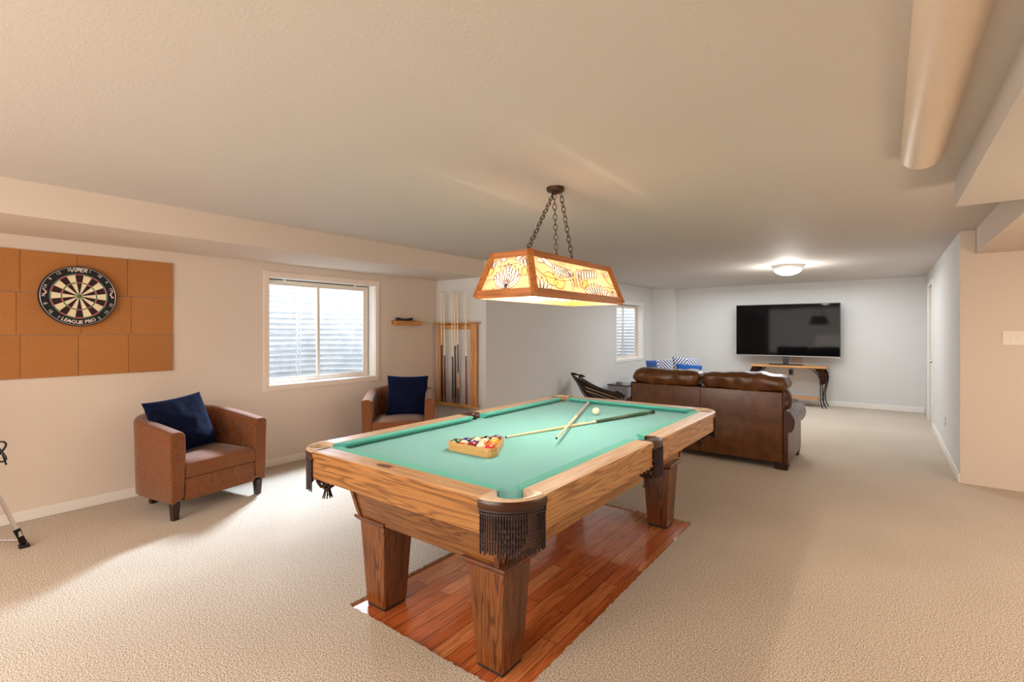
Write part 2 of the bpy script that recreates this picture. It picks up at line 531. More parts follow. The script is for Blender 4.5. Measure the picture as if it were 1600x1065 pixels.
def window(idx, X, W, gx, blind=True):
    y0, y1, z0, z1 = W
    t = sgroup('window_%d' % idx, (X, (y0 + y1) / 2, z0))
    loc = (-X, -(y0 + y1) / 2, -z0)
    def part(name, bm, m, par=t, sm=None):
        o = obj(name, bm, m, par, smooth=sm)
        if par is t: o.location = loc
        return o
    tw = .056
    bm = B()
    box(bm, X - .004, X + .014, y0 - tw, y0, z0 - tw, z1 + tw, .003); box(bm, X - .004, X + .014, y1, y1 + tw, z0 - tw, z1 + tw, .003)
    box(bm, X - .004, X + .014, y0, y1, z0 - tw, z0, .003); box(bm, X - .004, X + .014, y0, y1, z1, z1 + tw, .003)
    part('casing', bm, M['trim_warm'] if idx == 1 else M['trim'])
    bm = B()   # reveal lining
    e = .004
    box(bm, gx - .03, X - .004, y0, y0 + e, z0, z1); box(bm, gx - .03, X - .004, y1 - e, y1, z0, z1)
    box(bm, gx - .03, X - .004, y0 + e, y1 - e, z0, z0 + e); box(bm, gx - .03, X - .004, y0 + e, y1 - e, z1 - e, z1)
    part('reveal', bm, M['trim'])
    ya, yb, za, zb = y0 + e, y1 - e - .012, z0 + e, z1 - e - .01
    ym = ya + (yb - ya) * .487
    f = .034
    bm = B()
    box(bm, gx - .03, gx + .012, ya, yb, za, za + f, .003); box(bm, gx - .03, gx + .012, ya, yb, zb - f, zb, .003)
    box(bm, gx - .03, gx + .012, ya, ya + f * .7, za + f, zb - f, .003); box(bm, gx - .03, gx + .012, yb - f, yb, za + f, zb - f, .003)
    part('window_frame', bm, M['vinyl'])
    # two sashes: the fixed right one and the slider
    for nm, a, b, xx in (('sash', ya + f * .7, ym + .022, gx - .02), ('sash', ym - .022, yb - f, gx - .004)):
        bm = B(); s = .03
        box(bm, xx - .012, xx + .012, a, a + s, za + f, zb - f, .002); box(bm, xx - .012, xx + .012, b - s, b, za + f, zb - f, .002)
        box(bm, xx - .012, xx + .012, a + s, b - s, za + f, za + f + s * .6, .002); box(bm, xx - .012, xx + .012, a + s, b - s, zb - f - s * .6, zb - f, .002)
        sa = part(nm, bm, M['vinyl'])
        bm = B(); box(bm, xx - .002, xx + .002, a + s, b - s, za + f + s * .6, zb - f - s * .6)
        part('pane', bm, M['glass'], sa)
    # black strip painting in the shadow along the head and right-hand jamb, two clips
    bm = B()
    box(bm, gx - .028, gx - .002, y0 + e, y1 - e, zb + .001, z1 - e - .0005); box(bm, gx - .028, gx - .002, yb + .001, y1 - e - .0005, za, zb)
    part('shadow_strip', bm, M['black'])
    if blind:
        for yy in (ya + .22, yb - .19):
            bm = B(); box(bm, gx + .0, gx + .02, yy - .014, yy + .014, zb - .012, z1 - e - .001, .002)
            part('blind_clip', bm, M['white'])
    return t

window(1, XL, W1, XL - .13)
window(2, XF, W2, XF - .13, False)

def well(name, X, W, depth):
    """corrugated half-round window well outside the wall"""
    y0, y1, z0, z1 = W
    yc, hw = (y0 + y1) / 2, (y1 - y0) / 2 + .22
    nz = 190
    zlo, zhi = z0 - .22, z1 + .35
    bm = B()
    def fn(u, v):
        a = pi * u
        z = zlo + (zhi - zlo) * v
        d = .016 * sin(2 * pi * z / .068)
        ca, sa = -cos(a), sin(a)
        ex = lambda c: (abs(c) ** .62) * (1 if c >= 0 else -1)
        return (X - ex(sa) * (depth + d), yc + ex(ca) * (hw + d), z)
    grid(bm, 41, nz, fn)
    o = obj(name, bm, M['galv'], smooth=180)
    o['kind'] = 'structure'
    bm = B()
    box(bm, X - depth - .2, X, yc - hw - .1, yc + hw + .1, zlo - .03, zlo)
    g = obj(name + '_floor', bm, M['gravel']); g['kind'] = 'structure'
    return yc, hw
WD = .85
well('window_well_1', XL - WT, W1, WD)
well('window_well_2', XF - WT, W2, .75)

# escape ladder on the well wall, seen through the left-hand pane
lad = thing('escape_ladder', 'pale metal escape ladder in the window well behind the left pane', 'ladder', (XL - WT - .62, 3.02, .72))
for dy in (-.20, .20):
    bm = B()
    for k in (-1, 1): box(bm, -.012, .012, dy + k * .022 - .006, dy + k * .022 + .006, .02, 1.24, .002)
    for k in range(9): box(bm, -.010, .010, dy - .022, dy + .022, .1 + k * .13, .118 + k * .13)
    obj('side_rail', bm, M['galv'], lad)
for k in range(5):
    bm = B(); tube(bm, [(0, -.18, .16 + k * .24), (0, .18, .16 + k * .24)], .011)
    obj('rung', bm, M['galv'], lad, smooth=40)
for dy in (-.2, .2):
    bm = B(); box(bm, -.012, .012, dy - .03, dy + .03, -.14, .02); obj('foot_bracket', bm, M['galv'], lad)

# ------------------------------------------------------------------ pool table
TX, TY, FZ = -1.70, 2.605, -.0128
HX, HY = .71, 1.275
RT = .789                      # top of the rails
tb = thing('pool_table', 'oak pool table with pale green cloth and fringed leather pockets', 'pool table', (TX, TY, 0))
CUT = .165
# bed cloth with six notches
def arc(cx, cy, r, a0, a1, n=12):
    return [(cx + r * cos(a0 + (a1 - a0) * k / n), cy + r * sin(a0 + (a1 - a0) * k / n)) for k in range(n + 1)]
pr_ = .062
pc = .086
bx, by = HX - .075, HY - .075
P = []
def corner(sx, sy):
    cx, cy = sx * (HX - pc), sy * (HY - pc)
    mid = atan2(-sy, -sx)
    A = arc(cx, cy, pr_, mid - radians(115), mid + radians(115))
    return A
def notch(sx): return arc(sx * (HX - .04), 0, .06, (pi / 2 if sx > 0 else -pi / 2), (pi * 1.5 if sx > 0 else pi / 2), 12)
# walk counter-clockwise starting lower right corner; arcs must be traversed clockwise around the pocket (concave)
P += corner(1, -1)[::-1]
P += notch(1)[::-1]
P += corner(1, 1)[::-1]
P += corner(-1, 1)[::-1]
P += notch(-1)[::-1]
P += corner(-1, -1)[::-1]
bm = B(); prism(bm, P, 'z', .728, .7525)
obj('bed_cloth', bm, M['felt'], tb)

# cushions
def cushion(p, q, inward, ca, cb):
    """p,q ends of the wooden joint line; inward unit normal; ca/cb = how much shorter the nose is at each end"""
    p, q, n = Vector(p), Vector(q), Vector(inward)
    d = (q - p).normalized()
    w = .056
    prof = [(0, .730), (0, .786), (.012, .788), (w * .8, .7895), (w, .784), (w - .002, .776), (w - .034, .7535), (.01, .7535)]
    bm = B()
    rings = []
    for end, c in ((p, ca), (q, -cb)):
        rings.append([bm.verts.new((*(end + n * s + d * (c * s / w)), z)) for s, z in prof])
    m = len(prof)
    for i in range(m): bm.faces.new((rings[0][i], rings[0][(i + 1) % m], rings[1][(i + 1) % m], rings[1][i]))
    bm.faces.new(rings[0]); bm.faces.new(rings[1][::-1])
    return obj('cushion', bm, M['cushion'], tb)
jx, jy = HX - .094, HY - .094
ce = .125
cushion((-HX + ce + .03, -jy), (HX - ce - .03, -jy), (0, 1), .05, .05)
cushion((-HX + ce + .03, jy), (HX - ce - .03, jy), (0, -1), .05, .05)
for s in (1, -1):
    cushion((s * jx, -HY + ce + .03), (s * jx, -.055), (-s, 0), .05, .022)
    cushion((s * jx, .055), (s * jx, HY - ce - .03), (-s, 0), .022, .05)

# rails: moulded top + tall apron face
rprof = [(0, .655), (0, .752), (-.006, .756), (-.008, .778), (-.004, .786), (.006, RT), (.094, .787), (.094, .735), (.03, .735), (.03, .655)]
def rail(axis, sgn, a, b):
    bm = B()
    # profile coordinate t measured inward from the outer face
    poly = []
    for t_, z in rprof: poly.append((sgn * ((HY if axis == 'x' else HX) - t_), z))
    prism(bm, poly, axis, a, b)
    bm.normal_update()
    bmesh.ops.recalc_face_normals(bm, faces=bm.faces)
    for f in bm.faces:
        c = f.calc_center_median()
        if f.normal.z > .75 and c.z > .78: f.material_index = 1
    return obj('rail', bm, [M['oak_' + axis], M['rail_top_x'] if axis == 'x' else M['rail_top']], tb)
rail('x', -1, -HX + CUT, HX - CUT); rail('x', 1, -HX + CUT, HX - CUT)
for s in (1, -1):
    rail('y', s, -HY + CUT, -.066); rail('y', s, .066, HY - CUT)
# rail sights
M['pearl'] = plain('pearl_inlay', srgb(214, 196, 172), .3)
def sights():
    out = []
    for k in (-1, 0, 1):
        for s in (1, -1): out.append((k * .29, s * (HY - .045)))
    for k in (-3, -2, -1, 1, 2, 3):
        for s in (1, -1): out.append((s * (HX - .045), k * .29 + (0)))
    return out
bm = B(); prism(bm, arc(0, 0, .0055, 0, 2 * pi, 10)[:-1], 'z', 0, .0016)
s0 = obj('rail_sight', bm, M['pearl'], tb)
for i, (x, y) in enumerate(sights()):
    o = s0 if i == 0 else dup(s0, tb)
    o.location = (x, y, .7878)
bm = B(); prism(bm, [(cos(a) * .055, sin(a) * .018) for a in [2 * pi * k / 24 for k in range(24)]], 'z', 0, .0018)
obj('rail_plate', bm, M['oak_dark'], tb, (-.05, -HY + .048, .7876))

# tapered lower cabinet
CXo, CYo = .035, -.03
ct = (CXo - .49, CXo + .49, CYo - 1.13, CYo + 1.13); cb_ = (CXo - .445, CXo + .445, CYo - 1.06, CYo + 1.06)
def panel(i0, i1, mat, name='cabinet_panel'):
    c0 = [(cb_[0], cb_[2]), (cb_[1], cb_[2]), (cb_[1], cb_[3]), (cb_[0], cb_[3])]
    c1 = [(ct[0], ct[2]), (ct[1], ct[2]), (ct[1], ct[3]), (ct[0], ct[3])]
    bm = B(); th = .022
    def pt(c, z, ins):
        x, y = c
        return (x - math.copysign(ins, x - CXo), y - math.copysign(ins, y - CYo), z)
    q = [pt(c0[i0], .435, 0), pt(c0[i1], .435, 0), pt(c1[i1], .727, 0), pt(c1[i0], .727, 0)]
    r = [pt(c0[i0], .435, th), pt(c0[i1], .435, th), pt(c1[i1], .727, th), pt(c1[i0], .727, th)]
    A = [bm.verts.new(v) for v in q]; C = [bm.verts.new(v) for v in r]
    bm.faces.new(A); bm.faces.new(C[::-1])
    for k in range(4): bm.faces.new((A[k], C[k], C[(k + 1) % 4], A[(k + 1) % 4]))
    return obj(name, bm, mat, tb)
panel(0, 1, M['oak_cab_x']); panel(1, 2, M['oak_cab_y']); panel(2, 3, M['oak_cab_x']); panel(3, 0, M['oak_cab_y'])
for sx in (0, 1):
    for sy in (2, 3):
        bm = B()
        a = Vector((cb_[sx], cb_[sy], .447)); c = Vector((ct[sx], ct[sy], .727))
        bar(bm, a, c, .024, .024)
        obj('corner_trim', bm, M['oak_dark'], tb)
bm = B(); box(bm, -.52, .52, -1.06, 1.06, .700, .727)
obj('slate', bm, plain('slate', (.03, .03, .032, 1), .7), tb)

# legs
def leg(x, y):
    bm = B(); h0, h1 = .070, .094
    frustum(bm, (-h0, h0, -h0, h0), (-h1, h1, -h1, h1), .0015, .418, .004)
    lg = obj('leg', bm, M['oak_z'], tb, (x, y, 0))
    bm = B()
    frustum(bm, (-h1 - .004, h1 + .004, -h1 - .004, h1 + .004), (-.113, .113, -.113, .113), .418, .434, .0)
    box(bm, -.116, .116, -.116, .116, .434, .449, .004)
    obj('leg_cap', bm, M['oak_dark'], lg)
    bm = B(); box(bm, -.066, .066, -.066, .066, FZ + .0002, .0018, .001)
    obj('foot', bm, plain('leg_foot', (.02, .014, .01, 1), .6) if 'lf' not in M else M['lf'], lg)
    return lg
M['lf'] = plain('leg_foot', (.02, .014, .01, 1), .6)
for x, y in ((CXo + .375, 1.610 - TY), (CXo - .375, 1.618 - TY), (CXo + .375, 3.463 - TY), (CXo - .375, 3.463 - TY)):
    leg(x, y)

M['pocket_tan_sheen'] = leather('pocket_tan_lining_sheen', srgb(214, 190, 160), srgb(190, 160, 126), .3)  # tan lining; the reflection on the rim top is coloured in with it
# pockets ------------------------------------------------------------
def cord(bm, top, length, r=.0036, turns=9):
    for ph in (0, pi):
        pts = []
        n = 30
        for k in range(n + 1):
            s = k / n
            a = ph + 2 * pi * turns * s
            pts.append((top[0] + cos(a) * r * .62, top[1] + sin(a) * r * .62, top[2] - length * s))
        tube(bm, pts, r * .72, 5)
def net(bm, cx, cy, ztop, zbot, r0, r1, n=9, turns=.32):
    for sgn in (1, -1):
        for k in range(n):
            pts = []
            for j in range(11):
                s = j / 10
                r = r1 + (r0 - r1) * sqrt(max(0, 1 - s ** 2.2))
                a = 2 * pi * k / n + sgn * 2 * pi * turns * s
                pts.append((cx + r * cos(a), cy + r * sin(a), ztop + (zbot - ztop) * s))
            tube(bm, pts, .0048, 5)
    tube(bm, [(cx + r0 * cos(2 * pi * k / 24), cy + r0 * sin(2 * pi * k / 24), ztop) for k in range(24)], .006, 6, closed=True)
    sphere(bm, (cx, cy, zbot - .004), .02, 12, 8, sc=(1, 1, .8))
    for k in range(10):
        a = 2 * pi * k / 10
        tube(bm, [(cx + .012 * cos(a), cy + .012 * sin(a), zbot - .01), (cx + .024 * cos(a), cy + .024 * sin(a), zbot - .052)], .0036, 5)

def corner_pocket(sx, sy):
    """built for the near right corner (+x,-y) then mirrored by signs"""
    cxp, cyp = HX - CUT, HY - CUT      # arc centre of the rounded table corner
    R = CUT
    def XY(a, r): return (sx * (cxp + r * cos(a)), sy * (cyp + r * sin(a)))
    # inner edge of the leather: circular mouth
    mx, my = HX - pc, HY - pc
    bm = B()
    na = 25
    ring = []
    for i in range(na):
        a = pi / 2 * i / (na - 1)
        ox, oy = cxp + (R + .004) * cos(a), cyp + (R + .004) * sin(a)
        dx, dy = ox - mx, oy - my
        l = sqrt(dx * dx + dy * dy)
        ux, uy = dx / l, dy / l
        ri = .055
        ix, iy = mx + ux * ri, my + uy * ri
        if i == 0: ix, iy = HX - .10, oy
        if i == na - 1: ix, iy = ox, HY - .10
        def at(f, z, k=0):
            return (sx * (ix + (ox - ix) * f + k * ux), sy * (iy + (oy - iy) * f + k * uy), z)
        sec = [at(0, .742), at(0, .783), at(.12, .7905), at(.5, .792), at(.85, .790, .002), at(1, .783, .006), at(1, .770, .009), at(1, .752, .007), at(1, .742, 0), at(.6, .738)]
        ring.append([bm.verts.new(c) for c in sec])
    m = len(ring[0])
    for i in range(na - 1):
        for k in range(m):
            f = bm.faces.new((ring[i][k], ring[i][(k + 1) % m], ring[i + 1][(k + 1) % m], ring[i + 1][k]))
            if k < 5: f.material_index = 1
    bm.faces.new(ring[0]); bm.faces.new(ring[-1])
    pk = obj('pocket', bm, [M['pocket_leather'], M['pocket_tan_sheen']], tb, smooth=50)
    bm = B()   # dark leather cup below the mouth
    lathe(bm, [(.060, .748), (.058, .70), (.052, .68)], (sx * mx, sy * my, 0), 24, cap=False)
    obj('pocket_liner', bm, M['pocket_leather'], pk, smooth=60)
    bm = B()
    nc = 27
    for i in range(nc):
        a = pi / 2 * (i + .5) / nc
        x, y = XY(a, R + .006)
        cord(bm, (x, y, .744), .150 + .006 * sin(i * 2.7) + (.006 if 6 < i < 20 else 0))
    tube(bm, [(*XY(pi / 2 * i / 20, R + .006), .744) for i in range(21)], .005, 6)
    tube(bm, [(*XY(pi / 2 * i / 20, R + .008), .734) for i in range(21)], .0035, 6)
    obj('fringe', bm, M['cord'], pk, smooth=60)
    bm = B()
    net(bm, sx * (mx - .026), sy * (my - .026), .675, .572, .060, .016)
    obj('net', bm, M['pocket_leather'], pk, smooth=60)
for sx in (1, -1):
    for sy in (-1, 1): corner_pocket(sx, sy)

def side_pocket(s):
    bm = B()
    na = 17; ring = []
    for i in range(na):
        a = -pi / 2 + pi * i / (na - 1)
        oy = .066 * sin(a); ox = HX + .012 * cos(a) + .002
        iy = .050 * sin(a); ix = HX - .045 + .022 * cos(a) - .02
        if i in (0, na - 1): ix, iy = HX - .094, oy
        def at(f, z, k=0): return (s * (ix + (ox - ix) * f + k), iy + (oy - iy) * f, z)
        sec = [at(0, .742), at(0, .783), at(.15, .7905), at(.6, .792), at(.9, .789), at(1, .780, .004), at(1, .765, .006), at(1, .750, .003), at(1, .742), at(.5, .738)]
        ring.append([bm.verts.new(c) for c in sec])
    m = len(ring[0])
    for i in range(na - 1):
        for k in range(m): bm.faces.new((ring[i][k], ring[i][(k + 1) % m], ring[i + 1][(k + 1) % m], ring[i + 1][k]))
    bm.faces.new(ring[0]); bm.faces.new(ring[-1])
    pk = obj('pocket', bm, M['pocket_leather'], tb, smooth=50)
    bm = B(); nc = 13
    for i in range(nc):
        y = -.058 + .116 * i / (nc - 1)
        cord(bm, (s * (HX + .006 + .010 * sqrt(max(0, 1 - (y / .066) ** 2))), y, .744), .150 + .004 * sin(i * 2.7))
    obj('fringe', bm, M['cord'], pk, smooth=60)
    bm = B(); lathe(bm, [(.055, .748), (.053, .70), (.05, .68)], (s * (HX - .06), 0, 0), 24, cap=False)
    obj('pocket_liner', bm, M['pocket_leather'], pk, smooth=60)
    bm = B(); net(bm, s * (HX - .055), 0, .675, .572, .062, .016)
    obj('net', bm, M['pocket_leather'], pk, smooth=60)
side_pocket(1); side_pocket(-1)

# ------------------------------------------------------------------ balls
BR = .0286
BZ = .7527 + BR
IV = srgb(244, 232, 206)
def ball_mat(name, c, stripe):
    t = NT(name)
    v = t.add('ShaderNodeTexCoord').outputs['Object']
    sep = t.add('ShaderNodeSeparateXYZ'); t.l.new(v, sep.inputs[0])
    z = t.math('ABSOLUTE', sep.outputs['Z'])
    col = c
    if stripe:
        col = t.mix(t.math('GREATER_THAN', z, BR * .56), c, IV)
    x = t.math('ABSOLUTE', sep.outputs['X'])
    col = t.mix(t.math('GREATER_THAN', x, BR * .87), col, IV)
    t.set(Base_Color=col, Roughness=.08, Coat_Weight=.5)
    return t.m
BC = {1: ('yellow', srgb(236, 178, 40)), 2: ('blue', srgb(30, 50, 130)), 3: ('red', srgb(210, 50, 40)), 4: ('purple', srgb(86, 50, 110)),
      5: ('orange', srgb(236, 120, 50)), 6: ('green', srgb(40, 92, 50)), 7: ('maroon', srgb(130, 36, 34)), 8: ('black', (.012, .012, .014, 1))}
order = [[6, 11, 7, 10, 3], [2, 12, 13, 5], [14, 15, 1], [8, 9], [4]]
RX, RY = -1.700, 1.895     # middle of the front row
row_word = ['front', 'second', 'third', 'fourth', 'apex']
bi = 0
num_mat = plain('ball_number', (.02, .02, .02, 1), .3)
for r, nums in enumerate(order):
    for c, n in enumerate(nums):
        base = n if n <= 8 else n - 8
        cname, col = BC[base]
        st = n > 8
        bm = B(); sphere(bm, (0, 0, 0), BR, 28, 18)
        x = RX + (c - (len(nums) - 1) / 2) * 2.006 * BR
        y = RY + r * 1.738 * BR
        o = obj('pool_ball', bm, ball_mat('%s_%s_ball' % (cname, 'striped' if st else 'solid'), col, st), None, (x, y, BZ), (0, 0, 0), smooth=180)
        tag(o, ('white pool ball with %s stripe and number %d in the wooden triangle rack' if st else '%s solid pool ball numbered %d in the wooden triangle rack') % (cname, n), 'pool ball', 'pool balls in the rack')
        random.seed(n * 13 + 1)
        o.rotation_euler = (random.uniform(-1.2, 1.2), random.uniform(-.9, .9), -1.0 + random.uniform(-.6, .6))
        for s in (1, -1):
            bm = B()
            def fn(u, v):
                yy, zz = u * s, v
                return (s * sqrt(max(1e-9, (BR + .00015) ** 2 - yy * yy - zz * zz)), yy, zz)
            put_text(bm, str(n), .017, fn)
            obj('ball_number', bm, num_mat, o)
bm = B(); sphere(bm, (0, 0, 0), BR, 32, 20)
o = obj('cue_ball', bm, plain('ivory_ball', srgb(246, 238, 206), .1, var=.0), None, (-1.717, 3.290, BZ), smooth=180)
tag(o, 'plain ivory cue ball lying beside the crossed cues on green cloth', 'cue ball')

# triangle rack
def tri(off):
    s = BR
    # triangle around the balls: offsets of the three edge lines by r+off
    d = s + off
    h = 4 * 1.738 * s
    base_half = 4 * 1.003 * s
    cx, cy = RX, RY
    k = sqrt(3)
    return [(cx - base_half - d * k, cy - d), (cx + base_half + d * k, cy - d), (cx, cy + h + 2 * d)]
def rounded(poly, r, n=7):
    out = []
    for i in range(3):
        p, q, t_ = Vector(poly[i - 1]), Vector(poly[i]), Vector(poly[(i + 1) % 3])
        a = (p - q).normalized(); b = (t_ - q).normalized()
        bis = (a + b).normalized(); half = a.angle(b) / 2
        c = q + bis * (r / sin(half))
        s = q + a * (r / math.tan(half)); e = q + b * (r / math.tan(half))
        a0 = atan2(s.y - c.y, s.x - c.x); a1 = atan2(e.y - c.y, e.x - c.x)
        da = (a1 - a0 + pi) % (2 * pi) - pi
        for k in range(n + 1): out.append((c.x + r * cos(a0 + da * k / n), c.y + r * sin(a0 + da * k / n)))
    return out
I, O = rounded(tri(.0015), BR + .001), rounded(tri(.0125), BR + .012)
bm = B(); z0, z1 = .7527, .797
rows = [[bm.verts.new((x - RX, y - RY, z)) for x, y in L] for L, z in ((O, z0 + .001), (O, z1 - .002), ([(a * .96 + b * .04, c * .96 + d * .04) for (a, c), (b, d) in zip(O, I)], z1), ([(a * .04 + b * .96, c * .04 + d * .96) for (a, c), (b, d) in zip(O, I)], z1), (I, z1 - .002), (I, z0 + .001))]
N = len(I)
for a in range(6):
    A, C = rows[a], rows[(a + 1) % 6]
    for k in range(N): bm.faces.new((A[k], A[(k + 1) % N], C[(k + 1) % N], C[k]))
o = obj('ball_rack', bm, M['rack_wood'], None, (RX, RY, 0), smooth=40)
tag(o, 'pale wooden triangle rack holding the pool balls on the green cloth', 'ball rack')

# cues lying on the table
M['maple'] = plain('maple_shaft', srgb(240, 218, 178), .3, var=.06, vscale=30)
M['ferrule'] = plain('ivory_ferrule', srgb(240, 234, 220), .3)
M['tip'] = plain('blue_grey_tip', srgb(60, 84, 96), .8)
def cue(name, label, L, butt_frac, butt_mat, wrap_mat, group=None, wrap=(.10, .33), cat='pool cue'):
    t = thing(name, label, cat, group=group)
    r0, r1, = .0064, .0145
    R = lambda s: r1 + (r0 - r1) * (s / L) ** .9
    def seg(nm, a, b, m, k=1.0):
        bm = B(); n = 8
        tube(bm, [(a + (b - a) * i / n, 0, 0) for i in range(n + 1)], [R(a + (b - a) * i / n) * k for i in range(n + 1)], 12)
        return obj(nm, bm, m, t, smooth=50)
    J = L * butt_frac
    seg('butt', .012, J, butt_mat)
    if wrap_mat: seg('wrap', J * wrap[0] + .012, J * wrap[1], wrap_mat, 1.03)
    seg('joint_collar', J - .018, J, M['ferrule'] if wrap_mat else butt_mat, 1.04)
    seg('bumper', 0, .014, M['black'], .95)
    seg('shaft', J, L - .022, M['maple'])
    seg('ferrule', L - .022, L - .006, M['ferrule'])
    seg('tip', L - .006, L, M['tip'], .98)
    return t
def lay(t, butt, tip):
    b, e = Vector(butt), Vector(tip)
    d = e - b
    t.location = b
    t.rotation_mode = 'XYZ'
    t.rotation_euler = (0, -atan2(d.z, sqrt(d.x ** 2 + d.y ** 2)), atan2(d.y, d.x))
M['green_butt'] = plain('dark_green_butt', srgb(66, 96, 62), .3, var=.15)
M['grey_wrap'] = plain('grey_linen_wrap', srgb(96, 104, 84), .7, var=.2, vscale=90)
M['grey_butt'] = plain('silver_grey_butt', srgb(190, 184, 172), .3, var=.1)
zA0, zA1 = .7527 + .0148, .7527 + .0066
b, e = Vector((-1.398, 3.610, zA0)), Vector((-1.768, 2.262, zA1))
c = cue('pool_cue', 'pool cue with dark green butt lying flat on the table cloth', (e - b).length, .47, M['green_butt'], M['grey_wrap'], 'cues lying crossed on the table', (.42, .74)); lay(c, b, e)
b, e = Vector((-2.010, 3.712, .7676)), Vector((-1.437, 2.292, .7910))
c = cue('pool_cue', 'pool cue with pale grey butt lying across the green-butted cue', (e - b).length, .50, M['grey_butt'], None, 'cues lying crossed on the table'); lay(c, b, e)
# ------------------------------------------------------------------ billiard lamp
LX, LY = -1.652, 2.627
ZB, ZT = 1.564, 1.820
LB, LT = (.205, .535), (.124, .465)     # half sizes bottom / top
lp = thing('billiard_lamp', 'wood framed stained glass lamp hanging on chains over the pool table', 'hanging lamp', (LX, LY, 0))
def glass_mats():
    def g(name, lo, hi, estr, scale=7):
        t = NT(name)
        v = t.coords()
        n = t.noise(v, scale, 3, .6, .8)
        c = t.ramp(n, [(.32, lo), (.66, hi)])
        t.set(Base_Color=c, Roughness=.25, Emission_Color=c, Emission_Strength=estr)
        tr = t.add('ShaderNodeBsdfTranslucent'); t.l.new(c, tr.inputs['Color'])
        mx = t.add('ShaderNodeMixShader'); mx.inputs[0].default_value = .55
        t.l.new(t.b.outputs[0], mx.inputs[1]); t.l.new(tr.outputs[0], mx.inputs[2]); t.l.new(mx.outputs[0], t.out.inputs['Surface'])
        return t.m
    return [g('amber_glass', srgb(246, 186, 146), srgb(253, 222, 176), .55), g('white_glass', srgb(252, 240, 230), srgb(255, 250, 244), .95),
            g('yellow_glass', srgb(252, 218, 130), srgb(253, 236, 170), .7), plain('lead_came', srgb(84, 66, 60), .5)]
GM = glass_mats()
def opal():
    t = NT('opal_backing')
    d = t.add('ShaderNodeBsdfDiffuse'); d.inputs['Color'].default_value = srgb(255, 244, 226)
    r = t.add('ShaderNodeBsdfTranslucent'); r.inputs['Color'].default_value = srgb(255, 244, 226)
    m = t.add('ShaderNodeMixShader'); m.inputs[0].default_value = .16
    t.l.new(d.outputs[0], m.inputs[1]); t.l.new(r.outputs[0], m.inputs[2]); t.l.new(m.outputs[0], t.out.inputs['Surface'])
    return t.m
OPAL = opal()
cs = [(-1, -1), (1, -1), (1, 1), (-1, 1)]
def cb(i): return Vector((cs[i][0] * LB[0], cs[i][1] * LB[1], ZB))
def ctp(i): return Vector((cs[i][0] * LT[0], cs[i][1] * LT[1], ZT))
bmf = B()
RW = .034
for i in range(4):       # corner posts
    bm = B(); bar(bm, cb(i) * 1 + (ctp(i) - cb(i)) * .02, ctp(i), RW, RW)
    obj('corner_post', bm, M['lamp_wood'], lp)
for i in range(4):
    j = (i + 1) % 4
    nm = 'lamp_wood_x' if i in (0, 2) else 'lamp_wood'
    for f, w, h in ((cb, .020, .046), (ctp, .018, .034)):
        bm = B(); a, c = f(i), f(j)
        up = (ctp(i) - cb(i)).normalized() * (h / 2 if f is cb else -h / 2)
        a2, c2 = a + Vector((0, 0, up.z)), c + Vector((0, 0, up.z))
        k = up.z / (ZT - ZB)
        vec = (ctp(i) - cb(i)) * k; vec2 = (ctp(j) - cb(j)) * k
        bar(bm, a + vec, c + vec2, w, h)
        obj('frame_rail', bm, M[nm], lp)

def glass_panel(i, design):
    j = (i + 1) % 4
    A, Bv, C, D = cb(i), cb(j), ctp(j), ctp(i)
    nrm = (Bv - A).cross(D - A).normalized()
    cen = (A + Bv + C + D) / 4
    if nrm.dot(Vector((cen.x, cen.y, 0))) < 0: nrm = -nrm
    def P(u, v, off=0.0):
        return (A + (Bv - A) * u) * (1 - v) + (D + (C - D) * u) * v + nrm * off
    bm = B()
    grid(bm, 9, 5, lambda u, v: P(.015 + .97 * u, .06 + .88 * v, 0), 0)
    def line(pts, r=.0017): tube(bm, [P(u, v, .0022) for u, v in pts], r, 5, mi=3)
    asp = (Bv - A).length / (ctp(i) - cb(i)).length
    def leaf(u0, v0, ang, L, w, mi=1, curl=0.0, n=9):
        """a pointed leaf from (u0,v0); measured in panel heights"""
        up, lo = [], []
        for k in range(n + 1):
            s = k / n
            a = ang + curl * s
            x = L * s * cos(ang + curl * s * .5); y = L * s * sin(ang + curl * s * .5)
            ww = w * 1.45 * sin(pi * min(1, s * .96 + .04)) ** .8
            px, py = -sin(a) * ww, cos(a) * ww
            cl = lambda q: (min(.965, max(.035, u0 + q[0] / asp)), min(.93, max(.08, v0 + q[1])))
            up.append(cl((x + px, y + py))); lo.append(cl((x - px, y - py)))
        loop = up + lo[::-1]
        for k in range(n):
            f = bm.faces.new([bm.verts.new(P(*q, .0012)) for q in (up[k], up[k + 1], lo[k + 1], lo[k])]); f.material_index = mi
        line(up); line(lo)
    design(leaf, line, P, bm)
    gp = obj('glass_panel', bm, GM, lp)
    bm = B(); bm.faces.new([bm.verts.new(P(u, v, -.006)) for u, v in ((.02, .07), (.98, .07), (.98, .93), (.02, .93))])
    obj('opal_backing', bm, OPAL, gp)
    return gp
